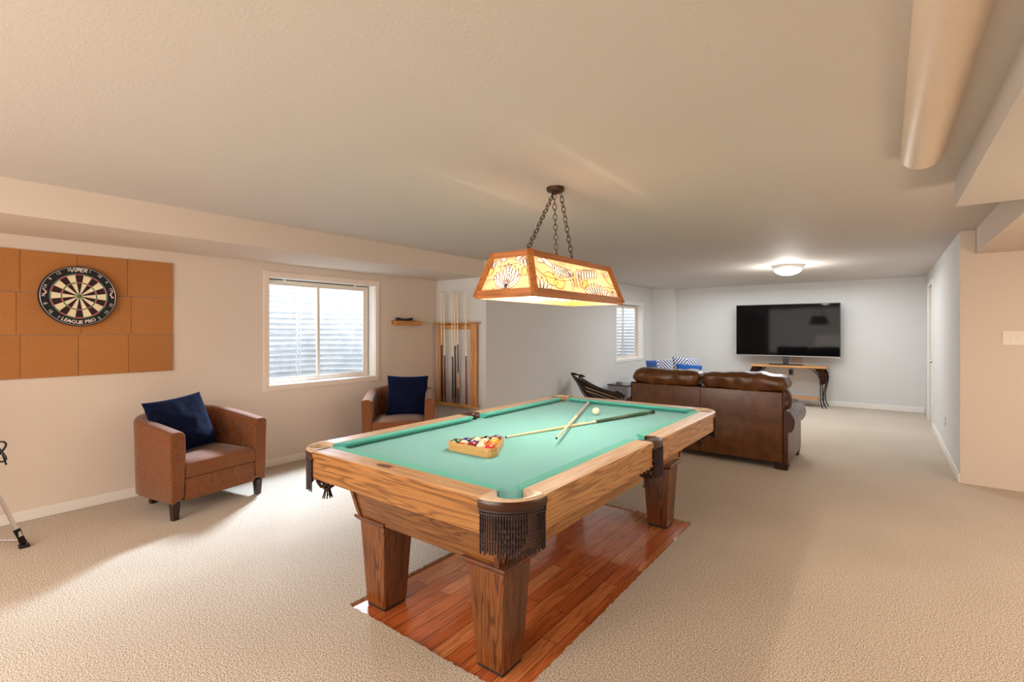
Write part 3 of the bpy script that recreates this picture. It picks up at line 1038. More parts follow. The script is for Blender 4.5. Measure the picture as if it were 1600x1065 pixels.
def agave(leaf, line, P, bm):
    for ang, L, w, c in ((165, .52, .045, -.7), (150, .52, .05, -.5), (132, .50, .05, -.35), (112, .52, .045, -.2), (94, .56, .042, 0), (76, .52, .045, .2), (56, .52, .05, .35), (36, .52, .05, .5), (18, .48, .05, .65)):
        leaf(.52, .20, radians(ang), L, w, 1, c)
    for u, v, a in ((.10, .66, 60), (.16, .62, 100), (.22, .84, -60), (.30, .86, -20), (.84, .84, 230), (.90, .70, 120), (.78, .86, 190), (.88, .62, 80)):
        leaf(u, v, radians(a), .20, .035, 1, .3)
    for u, v in ((.12, .5), (.86, .44)): leaf(u, v, radians(90), .2, .06, 2)
    line([(.03, .40), (.30, .40)]); line([(.74, .44), (.97, .44)]); line([(.28, .66), (.42, .70), (.74, .72)])
    line([(.5, .2), (.49, .08)]); line([(.3, .22), (.24, .08)])
def plume(leaf, line, P, bm):
    # upper left: a drooping plume; middle: a slanted bank of blades; lower: a fan of leaves
    for k in range(9): leaf(.24 + .018 * k, .80 - .012 * k, radians(-115 + 11 * k), .30, .036, 1, .2)
    leaf(.10, .84, radians(-8), .56, .05, 1, -.35); leaf(.06, .78, radians(20), .3, .04, 1, -.8)
    for k in range(8): leaf(.47 + .036 * k, .46 + .018 * k, radians(58 - 2 * k), .34, .036, 1, .2)
    for k in range(4): leaf(.42 + .03 * k, .30, radians(110 - 8 * k), .34, .035, 1 if k % 2 == 0 else 2, -.2)
    for k in range(10): leaf(.60 + .022 * k, .14 + .004 * k, radians(150 - 15 * k), .32, .034, 1, .1)
    for k in range(4): leaf(.05 + .02 * k, .14, radians(95 - 24 * k), .30, .035, 1, .2)
    leaf(.12, .50, radians(-20), .5, .10, 2); leaf(.20, .30, radians(10), .5, .09, 2)
    leaf(.52, .32, radians(30), .36, .05, 2); leaf(.93, .78, radians(200), .14, .04, 1); leaf(.95, .14, radians(120), .22, .03, 1); leaf(.92, .12, radians(100), .2, .03, 1)
    line([(.03, .62), (.12, .46), (.30, .40), (.44, .48)]); line([(.44, .66), (.60, .76), (.72, .80)]); line([(.74, .40), (.84, .42), (.97, .40)])
    line([(.03, .24), (.16, .18), (.40, .12)]); line([(.86, .80), (.90, .55), (.97, .45)])
glass_panel(0, agave); glass_panel(2, agave); glass_panel(1, plume); glass_panel(3, plume)
# inner white reflector lips, bulbs
t_ = NT('lamp_bulb'); t_.set(Base_Color=(1, .9, .75, 1), Emission_Color=(1, .86, .62, 1), Emission_Strength=9.0)
tr_ = t_.add('ShaderNodeBsdfTransparent'); mx_ = t_.add('ShaderNodeMixShader'); mx_.inputs[0].default_value = .75
t_.l.new(t_.b.outputs[0], mx_.inputs[1]); t_.l.new(tr_.outputs[0], mx_.inputs[2]); t_.l.new(mx_.outputs[0], t_.out.inputs['Surface'])
M['bulb'] = t_.m
for k, y in enumerate((-.30, .0, .30)):
    bm = B(); lathe(bm, [(0, -.052), (.016, -.049), (.028, -.036), (.031, -.018), (.024, .006), (.014, .022), (.013, .03)], (0, y, 1.668), 20, cap=False)
    bb_ = obj('bulb', bm, M['bulb'], lp, smooth=180)
    bm = B(); lathe(bm, [(0, .0), (.016, .0), (.016, .05), (.0, .05)], (0, y, 1.697), 16)
    obj('socket', bm, M['dark_metal'], lp, smooth=40)
bm = B(); box(bm, -.072, .072, -.440, .440, 1.748, 1.760); obj('socket_baffle', bm, M['white'], lp)  # unseen socket holder, made wide to block light rising to the ceiling
bronze = plain('aged_bronze', srgb(74, 50, 36), .4, .6)
CPX, CPY = .004, -.01
bm = B(); lathe(bm, [(0, 2.235), (.02, 2.24), (.03, 2.252), (.056, 2.256), (.058, 2.2795), (0, 2.2795)], (CPX, CPY, 0), 8)
obj('ceiling_canopy', bm, bronze, lp)
def chain(p, q, n):
    bm = B(); p, q = Vector(p), Vector(q)
    d = (q - p).normalized(); a, b = frame_of(d)
    L = (q - p).length / n
    for k in range(n):
        c = p + (q - p) * ((k + .5) / n)
        s = a if k % 2 == 0 else b
        pts = [c + d * (L * .64 * cos(2 * pi * m / 14)) + s * (.0125 * sin(2 * pi * m / 14)) for m in range(14)]
        tube(bm, pts, .0026, 5, closed=True)
    return obj('chain', bm, bronze, lp, smooth=60)
for (x, y) in ((.110, -.450), (.118, -.005), (-.118, .20)):
    bm = B(); tube(bm, [(x, y, ZT - .004), (x, y, ZT + .022)], .004, 6)
    obj('chain_eye', bm, bronze, lp)
chain((CPX + .012, CPY - .03, 2.248), (.110, -.450, ZT + .016), 17)
chain((CPX + .03, CPY + .012, 2.248), (.118, -.005, ZT + .016), 13)
chain((CPX - .02, CPY + .015, 2.248), (-.118, .20, ZT + .016), 14)

# ------------------------------------------------------------------ dartboard and cork tiles
bk = thing('cork_backboard', 'large brown cork tile backboard mounted on the wall behind the dartboard', 'backboard', (XL, .98, 1.03))
tile_mat = [None] * 3
for k in range(3):
    f = 1 - .03 * k
    tile_mat[k] = plain('brown_cork_%s' % 'abc'[k], tuple(c * f for c in srgb(176, 116, 62)[:3]) + (1,), .9, var=.06, vscale=60)
rows_ = [(1.034, 1.347, [.04, .352, .665, .985, 1.302, 1.618]), (1.351, 1.659, [.03, .335, .645, 1.003, 1.319, 1.618]), (1.663, 1.968, [.04, .352, .664, .978, 1.296, 1.618])]
kk = 0
for z0, z1, ys in rows_:
    for a, c in zip(ys[:-1], ys[1:]):
        bm = B(); box(bm, .0005, .012 + .0014 * ((kk * 7) % 3), a + .0012 - .98, c - .0012 - .98, z0 - 1.03, z1 - 1.03, .0008, 1)
        obj('cork_tile', bm, tile_mat[(kk * 5) % 3], bk); kk += 1

db = thing('dartboard', 'round black bristle dartboard with cream and black segments on cork tiles', 'dartboard', (XL + .0155, .984, 1.645))
# local: x outward from the wall, y = along wall (to the right in the picture), z up
def yz(bm, r, a, x): return bm.verts.new((x, r * sin(a), r * cos(a)))   # a clockwise from top as seen from the room
DR = .229
dart_black = plain('dartboard_black', (.006, .006, .007, 1), .75)
bm = B()
prof = [(0, 0), (DR, 0), (DR + .001, .004), (DR + .001, .032), (DR - .003, .036), (0, .036)]
rg = []
for r, x in prof:
    rg.append([yz(bm, max(r, .0001), 2 * pi * k / 64, x) for k in range(64)])
for A, C in zip(rg[:-1], rg[1:]):
    for k in range(64): bm.faces.new((A[k], A[(k + 1) % 64], C[(k + 1) % 64], C[k]))
obj('board', bm, dart_black, db, smooth=30)
cream, dred, dgreen, dblk = plain('segment_cream', srgb(238, 222, 186), .8), plain('segment_red', srgb(178, 56, 58), .8), plain('segment_green', srgb(34, 122, 60), .8), plain('segment_black', srgb(44, 14, 16), .8)
rads = [(.0159, .099), (.099, .107), (.107, .162), (.162, .170)]
bm = B()
for s in range(20):
    for ri, (r0, r1) in enumerate(rads):
        m = (2 if s % 2 == 0 else 0) if False else None
        dark = s % 2 == 0
        mi = {0: 3 if dark else 0, 1: 1 if dark else 2}[ri % 2]
        n = 4
        a0, a1 = 2 * pi * (s - .5) / 20, 2 * pi * (s + .5) / 20
        for k in range(n):
            p, q = a0 + (a1 - a0) * k / n, a0 + (a1 - a0) * (k + 1) / n
            f = bm.faces.new((yz(bm, r0, p, .0368), yz(bm, r0, q, .0368), yz(bm, r1, q, .0368), yz(bm, r1, p, .0368))); f.material_index = mi
obj('scoring_face', bm, [cream, dred, dgreen, dblk], db)
bm = B()
f = bm.faces.new([yz(bm, .0159, 2 * pi * k / 32, .0370) for k in range(32)]); f.material_index = 0
f = bm.faces.new([yz(bm, .00635, 2 * pi * k / 32, .0374) for k in range(32)]); f.material_index = 1
obj('bullseye', bm, [dgreen, dred], db)
wire = plain('silver_wire', srgb(206, 206, 210), .35, .4)
bm = B()
def P3(r, a, x): return (x, r * sin(a), r * cos(a))
for s in range(20):
    a = 2 * pi * (s + .5) / 20
    tube(bm, [P3(.016, a, .0378), P3(.172, a, .0378)], .0006, 4)
for r in (.016, .099, .107, .162, .170): tube(bm, [P3(r, 2 * pi * k / 60, .0378) for k in range(60)], .0006, 4, closed=True)
obj('spider_wire', bm, wire, db)
bm = B()
tube(bm, [P3(.2215, 2 * pi * k / 72, .039) for k in range(72)], .0016, 5, closed=True)
tube(bm, [P3(.190, 2 * pi * k / 72, .039) for k in range(0)] or [P3(.2215, 0, .039), P3(.2215, .01, .039)], .0016, 4)
def arc_text(bm, s, size, r, a, flip, x, mi=0, sk=0.0):
    def fn(tx, ty):
        tx = tx + sk * ty
        if not flip: rr, aa = r + ty, a + tx / r
        else: rr, aa = r - ty, a - tx / r
        return P3(rr, aa, x)
    put_text(bm, s, size, fn, mi)
nums = [20, 1, 18, 4, 13, 6, 10, 15, 2, 17, 3, 19, 7, 16, 8, 11, 14, 9, 12, 5]
for k, n in enumerate(nums):
    a = 2 * pi * k / 20
    low = 5 < k < 15
    arc_text(bm, str(n), .030, .203, a, low, .0392)
obj('number_ring', bm, wire, db)
lett = plain('pink_white_lettering', srgb(244, 226, 216), .6)
lred = plain('red_chevron', srgb(198, 60, 56), .6)
bm = B()
arc_text(bm, 'ViPER', .044, .199, radians(-1), False, .0400, 0, .22)
obj('lettering', bm, lett, db)
bm = B()
arc_text(bm, 'LEAGUE PRO', .036, .199, radians(181), True, .0400)
obj('lettering', bm, lett, db)
for s in (1, -1):     # red and white chevrons at nine and three o'clock
    bm = B()
    for off, mi, w in ((0, 0, .007), (.011, 1, .005)):
        pts = [(.206 - off * .2, .026), (.186 + off, 0), (.206 - off * .2, -.026)]
        for (p, q) in ((pts[0], pts[1]), (pts[1], pts[2])):
            bar(bm, (.0398 + .0004 * mi, s * p[0], p[1] + .022), (.0398 + .0004 * mi, s * q[0], q[1] + .022), .0008, w, mi)
    obj('chevron', bm, [lett, lred], db)

# ------------------------------------------------------------------ chalk shelf
sh = thing('wall_shelf', 'short honey wood shelf block fixed to the wall beside the window', 'shelf', (XL, 4.236, 1.448))
bm = B(); box(bm, .0005, .018, -.23, .23, 0, .062, .003); obj('back_plate', bm, M['honey_y'], sh)
bm = B(); box(bm, .018, .075, -.23, .23, 0, .016, .002); box(bm, .063, .075, -.23, .23, .016, .05, .002); obj('tray', bm, M['honey_y'], sh)
bm = B(); box(bm, .0185, .062, -.21, .21, .0165, .052, .003); obj('inner_block', bm, M['honey_y'], sh)
br = thing('table_brush', 'small black brush lying on the short honey wood wall shelf', 'brush', (XL + .042, 4.19, 1.448 + .0625))
bm = B(); prism(bm, [(-.13, .012), (-.13, .034), (-.09, .034), (-.05, .022), (.05, .022), (.09, .034), (.13, .034), (.13, .012)], 'x', -.016, .016); obj('brush_handle', bm, M['black'], br)
bm = B(); box(bm, -.013, .013, -.12, .12, .0, .012); obj('bristles', bm, M['black'], br)

# ------------------------------------------------------------------ cue rack on the return wall
rk = thing('cue_rack', 'honey wood cue rack hung on the return wall in the corner', 'cue rack', (-4.555, YC, .36))
def w(bm, x0, x1, y0, y1, z0, z1, bev=.003): box(bm, x0, x1, y0, y1, z0 - .36, z1 - .36, bev)
bm = B(); w(bm, -.395, .395, -.095, -.0005, .375, .402, .004); obj('base_shelf', bm, M['honey_x'], rk)
bm = B(); w(bm, -.395, .395, -.095, -.083, .402, .418, .003); obj('shelf_lip', bm, M['honey_x'], rk)
bm = B(); w(bm, -.405, .405, -.085, -.0005, 1.472, 1.488, .004); obj('top_rail', bm, M['honey_x'], rk)
bm = B(); w(bm, -.36, .36, -.024, -.0005, 1.395, 1.471, .003); obj('back_rail', bm, M['honey_x'], rk)
for x0, x1 in ((-.345, -.285), (.265, .365)):
    bm = B(); w(bm, x0, x1, -.060, -.026, .403, 1.471, .004)
    if x0 > 0: w(bm, (x0 + x1) / 2 - .006, (x0 + x1) / 2 + .006, -.064, -.060, .41, 1.40, .002)
    obj('post', bm, M['honey_z'], rk)
for k in range(7):
    bm = B(); x = -.235 + k * .074
    tube(bm, [(x + .018 * cos(a), -.092 + .018 * sin(a), 1.462 - .36) for a in [radians(200 - 220 * m / 8) + pi for m in range(9)]], .0035, 6)
    obj('cue_clip', bm, M['black'], rk)
mah, blk, dkb, tan = plain('mahogany_butt', srgb(122, 46, 32), .25), plain('black_butt', (.01, .01, .011, 1), .25), plain('dark_brown_butt', srgb(84, 44, 30), .25), plain('tan_wrap', srgb(214, 160, 104), .6)
rackcues = [(-4.790, 1.50, .52, blk, None, 'black-butted cue standing leftmost in the wall cue rack'),
            (-4.737, 1.49, .43, mah, None, 'reddish cue standing right of the leftmost black cue in rack'),
            (-4.588, 1.50, .42, dkb, None, 'dark brown cue standing left of the middle black cue in rack'),
            (-4.540, 1.49, .52, blk, None, 'black-butted cue with white ring in the middle of the rack'),
            (-4.490, 1.50, .54, mah, tan, 'red-brown cue with tan grip in the middle of the rack'),
            (-4.345, 1.50, .43, plain('walnut_butt', srgb(136, 66, 42), .25), None, 'brown cue standing alone nearest the right post of the rack')]
for x, L, bf, bmat, wm, lab in rackcues:
    c = cue('pool_cue', lab, L, bf, bmat, wm, 'cues standing in the wall rack', (.22, .52))
    lay(c, (x, YC - .070, .4035), (x + .006, YC - .099, .4035 + L * .999))

# ------------------------------------------------------------------ tub chairs
def tub_chair(label, loc, rz):
    t = thing('tub_chair', label, 'armchair', loc, rz, 'tub chairs')
    Wd, Dp, th = .375, .345, .096
    # path of the outer edge in plan: front-left corner -> back -> front-right corner
    def path(u):
        # superellipse-like U; u in 0..1 ; returns point and outward normal
        s = abs(u - .5) * 2; sg = -1 if u < .5 else 1
        straight = .36
        if s > 1 - straight:
            k = (s - (1 - straight)) / straight
            return Vector((-.02 + (Dp + .02) * k, sg * Wd, 0)), Vector((0, sg, 0))
        a = (s / (1 - straight)) * pi / 2
        e = .78
        x = -.02 - (Dp - .02) * (cos(a) ** e); y = sg * Wd * (sin(a) ** e) if a > 0 else 0
        nx = -(cos(a) ** (2 - e)) / (Dp - .02) if cos(a) > 1e-6 else 0; ny = sg * (sin(a) ** (2 - e)) / Wd if a > 1e-6 else 0
        n = Vector((nx, ny, 0)); n = n.normalized() if n.length > 0 else Vector((-1, 0, 0))
        return Vector((x, y, 0)), n
    def top(u):
        s = abs(u - .5) * 2
        return .735 - .092 * (s ** 1.6)
    zb = .125
    bm = B()
    NU = 110
    nin = 14
    for_cols = []
    btn = []
    for r_, zz in enumerate((.50, .585)):
        cnt = 5 if r_ == 0 else 4
        for k in range(cnt): btn.append((.5 + (k - (cnt - 1) / 2) * .105, zz))
    for side in (0, 1):
        for r_, zz in enumerate((.47, .545)):
            for uu in ((.10, .19, .27) if r_ == 0 else (.145, .23)):
                btn.append((uu if side == 0 else 1 - uu, zz - .01))
    ring_all = []
    for i in range(NU + 1):
        u = i / NU
        p, n = path(u)
        zt = top(u)
        sec = []
        flare = .012
        sec.append(p - n * .012 + Vector((0, 0, zb)))
        sec.append(p + Vector((0, 0, zb + .012)))
        for k in (.33, .66): sec.append(p + n * flare * k + Vector((0, 0, zb + (zt - zb) * k)))
        sec.append(p + n * flare + Vector((0, 0, zt - .028)))
        sec.append(p + n * (flare - .010) + Vector((0, 0, zt - .008)))
        sec.append(p + n * (flare - .030) + Vector((0, 0, zt)))
        sec.append(p - n * (th * .62) + Vector((0, 0, zt)))
        sec.append(p - n * (th * .86) + Vector((0, 0, zt - .008)))
        sec.append(p - n * th + Vector((0, 0, zt - .028)))
        for k in range(1, nin + 1):
            z = zt - .028 + (.30 - (zt - .028)) * k / nin
            dd = 0
            for bu, bz in btn:
                du = (u - bu) * 1.55; dz = z - bz
                dd += .034 * math.exp(-(du * du * 1.4 + dz * dz * .35) / .0010)
            sec.append(p - n * (th + .004 * sin(pi * k / nin) - dd) + Vector((0, 0, z)))
        sec.append(p - n * (th * .9) + Vector((0, 0, .16)))
        ring_all.append([bm.verts.new(v) for v in sec])
    m = len(ring_all[0])
    for i in range(NU):
        for k in range(m):
            k2 = (k + 1) % m
            f = bm.faces.new((ring_all[i][k], ring_all[i + 1][k], ring_all[i + 1][k2], ring_all[i][k2]))
            if 9 <= k < m - 2: f.material_index = 1
    bm.faces.new(ring_all[0]); bm.faces.new(ring_all[-1][::-1])
    o = obj('shell', bm, [M['chair'], M['chair_in']], t, smooth=55)
    bvm = o.modifiers.new('b', 'BEVEL'); bvm.width = .012; bvm.segments = 3; bvm.limit_method = 'ANGLE'; bvm.angle_limit = radians(60)
    # buttons
    bm = B(); sphere(bm, (0, 0, 0), .009, 10, 6, sc=(1, 1, 1))
    b0 = None
    for bu, bz in btn:
        p, n = path(bu)
        q = p - n * (th - .022) + Vector((0, 0, bz))
        if b0 is None: b0 = obj('button', bm, M['chair_in'], t, q, smooth=180)
        else:
            c = dup(b0, t); c.location = q
    # front rail and seat
    yi = Wd - th
    bm = B(); box(bm, Dp - .065, Dp - .004, -yi + .001, yi - .001, zb + .002, .292, .010, 3); obj('front_rail', bm, M['chair'], t, smooth=50)
    bm = B()
    NP = 40
    outl = []
    for i in range(NP + 1):
        u = .06 + .88 * i / NP
        p, n = path(u); outl.append(p - n * (th + .004))
    pts = [Vector((Dp + .006, -yi + .004, 0))] + outl + [Vector((Dp + .006, yi - .004, 0))]
    pts = [q for q in pts]
    cx = .06
    prof = [(.97, .296), (1, .306), (1.0, .330), (1.0, .372), (.985, .392), (.94, .404), (.7, .416), (.35, .422)]
    rgs = []
    for f, z in prof:
        rgs.append([bm.verts.new((cx + (q.x - cx) * f, q.y * f, z)) for q in pts])
    n_ = len(pts)
    for A, C in zip(rgs[:-1], rgs[1:]):
        for k in range(n_): bm.faces.new((A[k], A[(k + 1) % n_], C[(k + 1) % n_], C[k]))
    bm.faces.new(rgs[0]); bm.faces.new(rgs[-1])
    obj('seat_cushion', bm, M['chair'], t, smooth=45)
    for x, y in ((Dp - .045, -Wd + .045), (Dp - .045, Wd - .045), (-.235, -.20), (-.235, .20)):
        bm = B(); frustum(bm, (-.020, .020, -.020, .020), (-.027, .027, -.027, .027), .0015, .128, .002)
        obj('leg', bm, M['wood_leg'], t, (x, y, 0))
    return t
C1 = (-4.475, 1.625, 0); C1R = radians(10.5)
C2 = (-4.40, 3.685, 0); C2R = radians(-44)
tub_chair('brown tweed tub chair with tufted back below the dartboard wall, left of window', C1, C1R)
tub_chair('brown tweed tub chair in the corner behind the pool table', C2, C2R)

def pillow_mesh(wd, ht, th, seed, ears=.065, mats=None, mi_fn=None):
    bm = B()
    n = 30
    for side in (1, -1):
        def fn(u, v):
            a, b = u * 2 - 1, v * 2 - 1
            x = a * (1 - ears * (1 - b * b)); y = b * (1 - ears * (1 - a * a))
            e = max(0, (1 - a * a)) * max(0, (1 - b * b))
            z = side * th * (e ** .36)
            nz = noise.noise(Vector((a * 1.7 + seed, b * 1.7, side * 2.0))) * .16 + noise.noise(Vector((a * 4 + seed, b * 4, side * 5.0))) * .06
            z *= 1 + nz
            return (x * wd / 2, y * ht / 2, z)
        V = grid(bm, n, n, fn)
    bmesh.ops.remove_doubles(bm, verts=bm.verts, dist=.0008)
    return bm
def pillow(name, label, cat, wd, ht, th, mat, loc, rot, seed, group=None):
    o = obj(name, pillow_mesh(wd, ht, th, seed), mat, None, loc, rot, smooth=180)
    return tag(o, label, cat, group)
def orient(face, up):
    """euler for a mesh whose +z should look along face and +y along up"""
    z = Vector(face).normalized(); u = Vector(up); x = u.cross(z).normalized(); y = z.cross(x)
    return Matrix((x, y, z)).transposed().to_euler()
def local(C, R, v):
    return (C[0] + v[0] * cos(R) - v[1] * sin(R), C[1] + v[0] * sin(R) + v[1] * cos(R), C[2] + v[2])
def ldir(R, v): return Vector((v[0] * cos(R) - v[1] * sin(R), v[0] * sin(R) + v[1] * cos(R), v[2]))
pillow('throw_pillow', 'dark navy velvet pillow leaning in the tub chair below the dartboard wall', 'throw pillow', .48, .46, .075, M['velvet'],
       local(C1, C1R, (-.05, -.085, .632)), orient(ldir(C1R, (1, .10, .42)), ldir(C1R, (-.42, -.13, 1))), 3, 'navy velvet pillows')
pillow('throw_pillow', 'blue velvet pillow leaning in the tub chair behind the pool table', 'throw pillow', .47, .46, .07, M['velvet'],
       local(C2, C2R, (-.06, .075, .635)), orient(ldir(C2R, (1, .08, .30)), ldir(C2R, (-.30, .0, 1))), 9, 'navy velvet pillows')
# ------------------------------------------------------------------ tripod stand at the left edge
ts = thing('tripod_stand', 'white tubular tripod stand with black feet at the left edge of the carpet', 'tripod', (-4.70, .30, 0))
wt = plain('white_tube', srgb(226, 220, 218), .3)
def L3(x, y, z): return Vector((x + 4.70, y - .30, z))
foot = L3(-4.375, .605, .02)
hub = L3(-4.70, .30, .98)
feet = [foot, L3(-4.90, -.05, .02), L3(-4.78, .12, .02) + Vector((.45, -.42, 0))]
for f in feet:
    bm = B(); tube(bm, [hub + (f - hub) * .03, f + (hub - f) * .05], .0135, 12)
    lg = obj('leg', bm, wt, ts, smooth=50)
    d = (hub - f).normalized()
    bm = B(); tube(bm, [f + d * .004, f + d * .105], .0195, 12)
    h = Vector((d.x, d.y, 0)).normalized()
    box(bm, f.x - .026, f.x + .026, f.y - .026, f.y + .026, .001, .022, .005)
    obj('foot', bm, M['black'], lg, smooth=45)
for f in feet:
    bm = B(); tube(bm, [L3(-4.70, .30, .06), f + Vector((-.02, -.02, .022)) * .5 + Vector((0, 0, .012))], .010, 10)
    obj('brace', bm, wt, ts, smooth=50)
bm = B(); tube(bm, [L3(-4.70, .30, .02), L3(-4.70, .30, 1.9)], .016, 12); obj('pole', bm, wt, ts, smooth=50)
bm = B(); lathe(bm, [(.0, -.05), (.032, -.05), (.034, 0), (.03, .04), (0, .04)], (0, 0, .98), 16); obj('collar', bm, M['black'], ts, smooth=40)
bm = B()   # black cord looped on the leg
lc = L3(-4.545, .525, .60)
dv = Vector((.60, .796, 0))
dv = Vector((.796, .605, 0))
pts = [lc + dv * (.028 * sin(2 * a)) + Vector((0, 0, .065 * cos(a))) for a in [2 * pi * k / 40 for k in range(40)]]
tube(bm, pts, .006, 6, closed=True)
tube(bm, [lc + Vector((0, 0, -.0)), lc + dv * .03 + Vector((0, 0, -.085))], .006, 6)
tube(bm, [lc, hub + (foot - hub) * .42], .006, 6)
obj('cord', bm, M['black'], ts, smooth=60)

# ------------------------------------------------------------------ leather loveseat
SX0, SX1, SY = -2.38, -.80, 5.45
sf = thing('leather_loveseat', 'dark brown leather loveseat seen from behind, facing the television', 'sofa', ((SX0 + SX1) / 2, SY, 0))
cxs = (SX0 + SX1) / 2
hw = (SX1 - SX0) / 2
bm = B(); box(bm, -hw, hw, 0, .13, .075, .775, .012, 3)
obj('back_panel', bm, M['sofa'], sf, smooth=40)
bm = B()
tube(bm, [(-hw, .004, .775), (hw, .004, .775)], .007, 8); tube(bm, [(hw, .004, .08), (hw, .004, .775)], .007, 8); tube(bm, [(-hw, .004, .08), (-hw, .004, .775)], .007, 8)
tube(bm, [(0, -.0005, .08), (0, -.0005, .77)], .003, 6)
obj('piping', bm, M['sofa_dark'], sf, smooth=60)
bm = B(); box(bm, -hw + .02, hw - .02, .10, .90, .08, .30, .01); obj('seat_base', bm, M['sofa_dark'], sf)
def arm(s):
    bm = B()
    x0 = hw - .10
    # scroll section in (x,z): roll with a flat outer side below
    sec = []
    cxr, czr, rr = hw - .035, .475, .132
    for k in range(22):
        a = radians(205) - radians(245) * k / 21
        sec.append((cxr + rr * cos(a), czr + rr * sin(a)))
    sec += [(hw + .045, .375), (hw + .045, .07), (x0 - .02, .07), (x0 - .02, .42)]
    n = 24; depth = .92
    rg = []
    for i in range(n + 1):
        y = .012 + depth * i / n
        pl = .006 * (abs(sin(pi * i / 4)) - .5)
        rise = .03 * sin(pi * min(1, i / n * 1.1))
        ring = []
        for k, (x, z) in enumerate(sec):
            out = pl if k < 22 else pl * .5
            ring.append(bm.verts.new((s * (x + (out if x > x0 else 0)), y, z + (rise if k < 22 else 0))))
        rg.append(ring)
    m = len(sec)
    for i in range(n):
        for k in range(m): bm.faces.new((rg[i][k], rg[i][(k + 1) % m], rg[i + 1][(k + 1) % m], rg[i + 1][k]))
    bm.faces.new(rg[0]); bm.faces.new(rg[-1])
    a = obj('arm', bm, M['sofa_dark'], sf, smooth=50)
    bm = B()
    tube(bm, [(s * (x), .010, z) for x, z in sec[:22]], .006, 6)
    obj('arm_piping', bm, M['sofa'], a, smooth=60)
arm(1); arm(-1)
def puff(x0, x1, y0, y1, z0, z1, seed, mat, name):
    """a soft cushion block with rounded edges and leather creases"""
    bm = B()
    n = 26
    c = Vector(((x0 + x1) / 2, (y0 + y1) / 2, (z0 + z1) / 2)); h = Vector(((x1 - x0) / 2, (y1 - y0) / 2, (z1 - z0) / 2))
    bmesh.ops.create_cube(bm, size=2)
    bmesh.ops.subdivide_edges(bm, edges=bm.edges[:], cuts=n, use_grid_fill=True)
    for v in bm.verts:
        p = v.co.copy()
        q = Vector((p.x * h.x, p.y * h.y, p.z * h.z))
        r = .085
        core = Vector([max(-(hh - r), min(hh - r, qq)) for qq, hh in zip(q, h)])
        d = q - core
        if d.length > 1e-6: q = core + d.normalized() * r
        w = noise.noise(Vector((q.x * 3.2 + seed, q.y * 6, q.z * 4))) * .018 + abs(noise.noise(Vector((q.x * 6 + seed, q.y * 3, q.z * 7)))) * -.030
        nd = d.normalized() if d.length > 1e-6 else Vector((0, 0, 0))
        bul = Vector((0, 0, .022 * (1 - p.x * p.x) * p.z)) + Vector((0, .02 * (1 - p.x * p.x) * p.y, 0))
        v.co = c + q + nd * w + bul
    return obj(name, bm, mat, sf, smooth=180)
puff(-hw - .015, -.004, -.012, .27, .765, .885, 1.0, M['sofa'], 'back_cushion')
puff(.004, hw + .05, -.012, .27, .765, .885, 5.0, M['sofa'], 'back_cushion')
puff(-hw + .03, -.004, .12, .36, .47, .80, 11.0, M['sofa_dark'], 'lumbar_cushion')
puff(.004, hw + .05, .12, .36, .56, .79, 15.0, M['sofa_dark'], 'lumbar_cushion')
puff(-hw + .12, -.004, .30, .93, .29, .47, 21.0, M['sofa_dark'], 'seat_cushion')
puff(.004, hw - .12, .30, .93, .29, .47, 25.0, M['sofa_dark'], 'seat_cushion')
for x in (-hw + .02, hw - .02):
    for y in (.075, .83):
        bm = B(); frustum(bm, (-.055, .055, -.045, .045), (-.065, .065, -.055, .055), .0015, .072, .004); obj('foot', bm, M['wood_leg'], sf, (x, y, 0))

# patterned pillows
def pat_mat(name, split=None):
    t = NT(name)
    v = t.add('ShaderNodeTexCoord').outputs['Object']
    sep = t.add('ShaderNodeSeparateXYZ'); t.l.new(v, sep.inputs[0])
    ax = t.math('ABSOLUTE', sep.outputs['X'])
    d = t.math('ADD', t.math('MULTIPLY', ax, 1.25), t.math('ABSOLUTE', t.math('ADD', sep.outputs['Y'], .05)))
    wv = t.math('SINE', t.math('MULTIPLY', d, 95.0))
    vo = t.add('ShaderNodeTexVoronoi'); vo.inputs['Scale'].default_value = 34; vo.feature = 'DISTANCE_TO_EDGE'
    mp = t.add('ShaderNodeCombineXYZ'); t.l.new(ax, mp.inputs[0]); t.l.new(sep.outputs['Y'], mp.inputs[1]); t.l.new(mp.outputs[0], vo.inputs['Vector'])
    a = t.math('GREATER_THAN', wv, .1); b = t.math('LESS_THAN', vo.outputs['Distance'], .006)
    k = t.math('MAXIMUM', a, b)
    col = t.mix(k, srgb(206, 210, 220), srgb(48, 58, 98))
    if split is not None:
        col = t.mix(t.math('LESS_THAN', sep.outputs[split[0]], split[1]), col, srgb(32, 78, 150))
    t.set(Base_Color=col, Roughness=.85, Sheen_Weight=.3)
    return t.m
# low leather bench beyond the loveseat, the pillows lie on it
be = thing('leather_bench', 'low dark leather bench mostly hidden beyond the loveseat, holding the patterned pillows', 'bench', (-2.88, 8.75, 0))
bm = B(); box(bm, -.62, .62, -.34, .34, .10, .30, .02, 3); obj('bench_base', bm, M['sofa_dark'], be, smooth=45)
bm = B(); box(bm, -.63, .63, -.35, .35, .302, .43, .04, 4); obj('seat_cushion', bm, M['sofa_dark'], be, smooth=45)
bm = B(); box(bm, .632, .75, -.34, .34, .10, .60, .03, 4); obj('arm', bm, M['sofa_dark'], be, smooth=45)
bm = B(); box(bm, -.62, .62, .352, .47, .10, .62, .03, 4); obj('backrest', bm, M['sofa_dark'], be, smooth=45)
for x in (-.55, .55):
    for y in (-.28, .28):
        bm = B(); frustum(bm, (-.025, .025, -.025, .025), (-.03, .03, -.03, .03), .0015, .10, .003); obj('foot', bm, M['wood_leg'], be, (x, y, 0))
